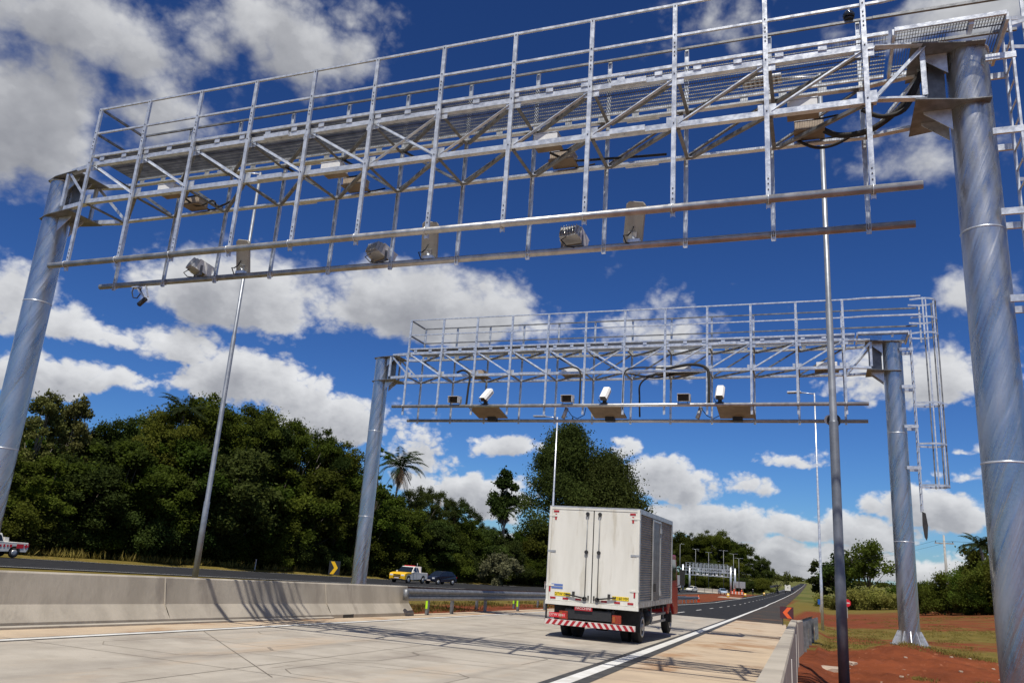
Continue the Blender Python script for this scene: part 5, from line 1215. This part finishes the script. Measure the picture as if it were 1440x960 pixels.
p = make_tree('pale_bush', 'pale flowering bush at the forest edge left of the box truck', 95, 5.2, 3.1, .0, 18, 260, .28, 'leaves_pale', .1, limbs=False); p['category'] = 'bush'; place(p, -46.2, 117)
# distant wood to the right of the truck
GD = 'trees of the distant wood beyond the far gantries'
for i, (x, y, h) in enumerate(((-62, 330, 17), (-55, 322, 18), (-49, 318, 19.5), (-43.5, 322, 18.5), (-38, 316, 20.5), (-33, 320, 19), (-28.5, 316, 16.5), (-58, 300, 12), (-46, 300, 11), (-37, 302, 10), (-30, 304, 10.5), (-52, 345, 20), (-41, 345, 20))):
    o = dup((arch_tall[0], arch_tall[2])[i % 2], label='dark rounded tree of the distant wood behind the far gantries', group=GD); place(o, x, y, h / 15.5, i * 1.3, h / 15.5 * 1.15)
for i, (x, y, h) in enumerate(((-23.5, 325, 13.5), (-21.0, 322, 12.8))):
    o = dup(arch_mid[i % 2], label='dark round-crowned tree at the right end of the distant wood, %s one' % ('left', 'right')[i]); del o['group']; place(o, x, y, h / 9.6, i, h / 9.6 * .9)
for x in (-54, -48, -42, -36, -30, -25, -20):
    o = dup(arch_low[int(-x) % 2], label='low bush under the distant wood', group='bushes under the distant wood'); place(o, x, 296 + (x % 5), 1.2, x, 1.7)
o = make_tree('thin_tree', 'pale thin-leaved tree standing alone right of the distant wood', 96, 9, 5.2, .3, 22, 70, .5, 'leaves_olive', .2, shape='round', rc=(.2, .3)); place(o, -17.3, 345)
# right-hand trees
o = make_tree('roadside_tree', 'broad dark tree with see-through crown behind the shaded lamp post', 97, 13.4, 5.4, .28, 44, 130, .40, 'leaves', .3, rc=(.16, .28)); place(o, 8.6, 188, 1)
o = make_tree('roadside_tree', 'dark tree left of the lamp post, at the roadside in the distance', 98, 11, 4.4, .1, 36, 200, .42, 'leaves_dark', .25); place(o, 3.6, 196, 1)
o = make_tree('roadside_tree', 'small dark tree at the left tip of the roadside group in the distance', 99, 9.6, 2.6, .1, 24, 200, .40, 'leaves_dark', .18); place(o, -.8, 200, 1)
o = make_tree('roadside_tree', 'low tree between the roadside trees and the far right pole', 100, 4.6, 3.4, .1, 20, 260, .3, 'leaves', .2); place(o, 14.5, 180, 1)
yb = [make_tree('verge_bush', 'yellow-green bush on the verge at the foot of the roadside trees', 110 + k, 2.6, 2.6, .0, 18, 260, .18, 'leaves_yellow', .05, group='yellow-green bushes on the right verge', limbs=False) for k in range(2)]
for k, (x, y, s) in enumerate(((1.2, 150, .8), (3.6, 146, 1.0), (6.0, 142, 1.1), (8.6, 140, 1.0), (11.0, 136, .9), (4.8, 158, 1.2), (8.2, 156, 1.2), (12.6, 130, .85), (-.4, 165, .8))):
    o = yb[k % 2] if k < 2 else dup(yb[k % 2]); o['category'] = 'bush'; place(o, x, y, s, k * 2., s * 1.2)
HL = 'dense dark green bush of the hedge on the right'
hb = [make_tree('hedge_bush', HL, 120 + k, 5.4, 3.0, .0, 26, 560, .19, 'leaves', .12, group='bushes of the dense hedge on the right', limbs=False, rc=(.3, .42)) for k in range(2)]
for k, (x, y, h) in enumerate(((9.6, 96, 3.0), (11.0, 93, 3.5), (12.6, 90, 3.7), (14.2, 88, 4.1), (15.6, 86, 4.4), (17.2, 85, 4.6), (19, 84, 4.8), (21, 83, 5.0), (10.4, 104, 3.2), (14.4, 101, 4.3), (17.0, 96, 4.8), (12.0, 88.5, 2.4), (13.6, 86.5, 2.6), (15.4, 84, 2.8), (23.5, 82, 5), (13.0, 105, 3.6))):
    o = hb[k % 2] if k < 2 else dup(hb[k % 2]); o['category'] = 'bush'; place(o, x, y, h / 5.0, k * 1.7, h / 5.0 * .9)
p = make_palm('palm-like tree rising above the hedge at the right, near the power pole', 12, 6.4, 2.6, False); place(p, 14.8, 94)
o = make_tree('hedge_tree', 'taller leafy tree standing behind the hedge left of the near right pole', 101, 7.4, 2.4, .3, 20, 200, .24, 'leaves', .15); place(o, 15.6, 99, 1)
# the far tree line on the skyline reads as one mass
rg = np.random.default_rng(5); C, U, V, T_ = [], [], [], []
for x in np.arange(-330, 420, 9):
    yy = 1350 + 250 * rg.random(); h = 5 + 5 * rg.random(); zb_ = zg(x, yy)
    c = np.array([[x + rg.normal() * 4, yy, zb_ + h * .5 + 2], [x + 5 + rg.normal() * 4, yy + 8, zb_ + h * .4 + 2]]); a, b_, d, e = leaves(rg, list(c), [7, 7], 90, 2.6, .6)
    C.append(a); U.append(b_); V.append(d); T_.append(e)
me = quads_mesh('distant_woodland', np.concatenate(C), np.concatenate(U), np.concatenate(V), np.concatenate(T_), 'leaves'); o = bpy.data.objects.new('distant_woodland', me); COL.objects.link(o)
tag(o, 'far dark tree line along the skyline where the road vanishes', 'woodland', kind='stuff')
# grass: tall along the wood edge, short tufts on the right verge
def grass(name, label, pts, h, w, n_per, seed):
    rg = np.random.default_rng(seed); pts = np.array(pts); n = len(pts) * n_per
    C = np.repeat(pts, n_per, 0) + rg.normal(size=(n, 3)) * np.array([.18, .18, 0]) * (h / .3) ** .5
    hh = h * (.4 + .9 * rg.random(n))[:, None]; d = unit(rg.normal(size=(n, 3)) * np.array([.45, .45, .1]) + np.array([0, 0, 1])); s = unit(np.cross(d, rg.normal(size=(n, 3)))) * w
    me = quads_mesh(name, C + d * hh * .5, d * hh * .5, s, rg.random(n), 'grass_blade'); o = bpy.data.objects.new(name, me); COL.objects.link(o); return tag(o, label, 'grass', kind='stuff')
pts = []
for y in np.arange(30, 175, .35):
    for k in range(3):
        x = fl(y) - .8 - 6.5 * rng.random(); pts.append((x, y, zg(x, y)))
grass('tall_grass', 'yellow-green tall grass strip between the opposite road and the wood', pts, .75, .035, 14, 1)
pts = []
for i in range(9000):
    y = 22 + 60 * rng.random() ** 1.3; x = -.1 + (6 + y * .28) * rng.random()
    v = mnoise.noise((x * .35, y * .10, 4)) + .5 * mnoise.noise((x * .9, y * .35, 9))
    band = float(np.interp(y, [22, 26, 30, 35, 40, 46, 52, 58, 66, 80], [-.35, .1, .45, .3, -.15, .3, .35, -.1, -.2, .3]))
    if v + band > .12: pts.append((x, y, zg(x, y)))
for i in range(5200):
    y = 13.5 + 12 * rng.random(); x = 1.5 + 5 * rng.random()
    if mnoise.noise((x * .5, y * .5, 2)) + .3 * mnoise.noise((x * 1.4, y * 1.4, 5)) + min(.35, (x - 2.9) * .16) > .18: pts.append((x, y, zg(x, y)))
grass('verge_grass', 'short olive grass tufts on the right verge', pts, .085, .008, 11, 2)
pts = []
for i in range(1600):
    y = 23 + 60 * rng.random(); x = xr(y) - 8.4 - 3.4 * rng.random()
    if mnoise.noise((x * .5, y * .3, 2)) > -.05: pts.append((x, y, zg(x, y)))
grass('median_grass', 'short dry grass under the guard rails in the median', pts, .16, .012, 8, 3)
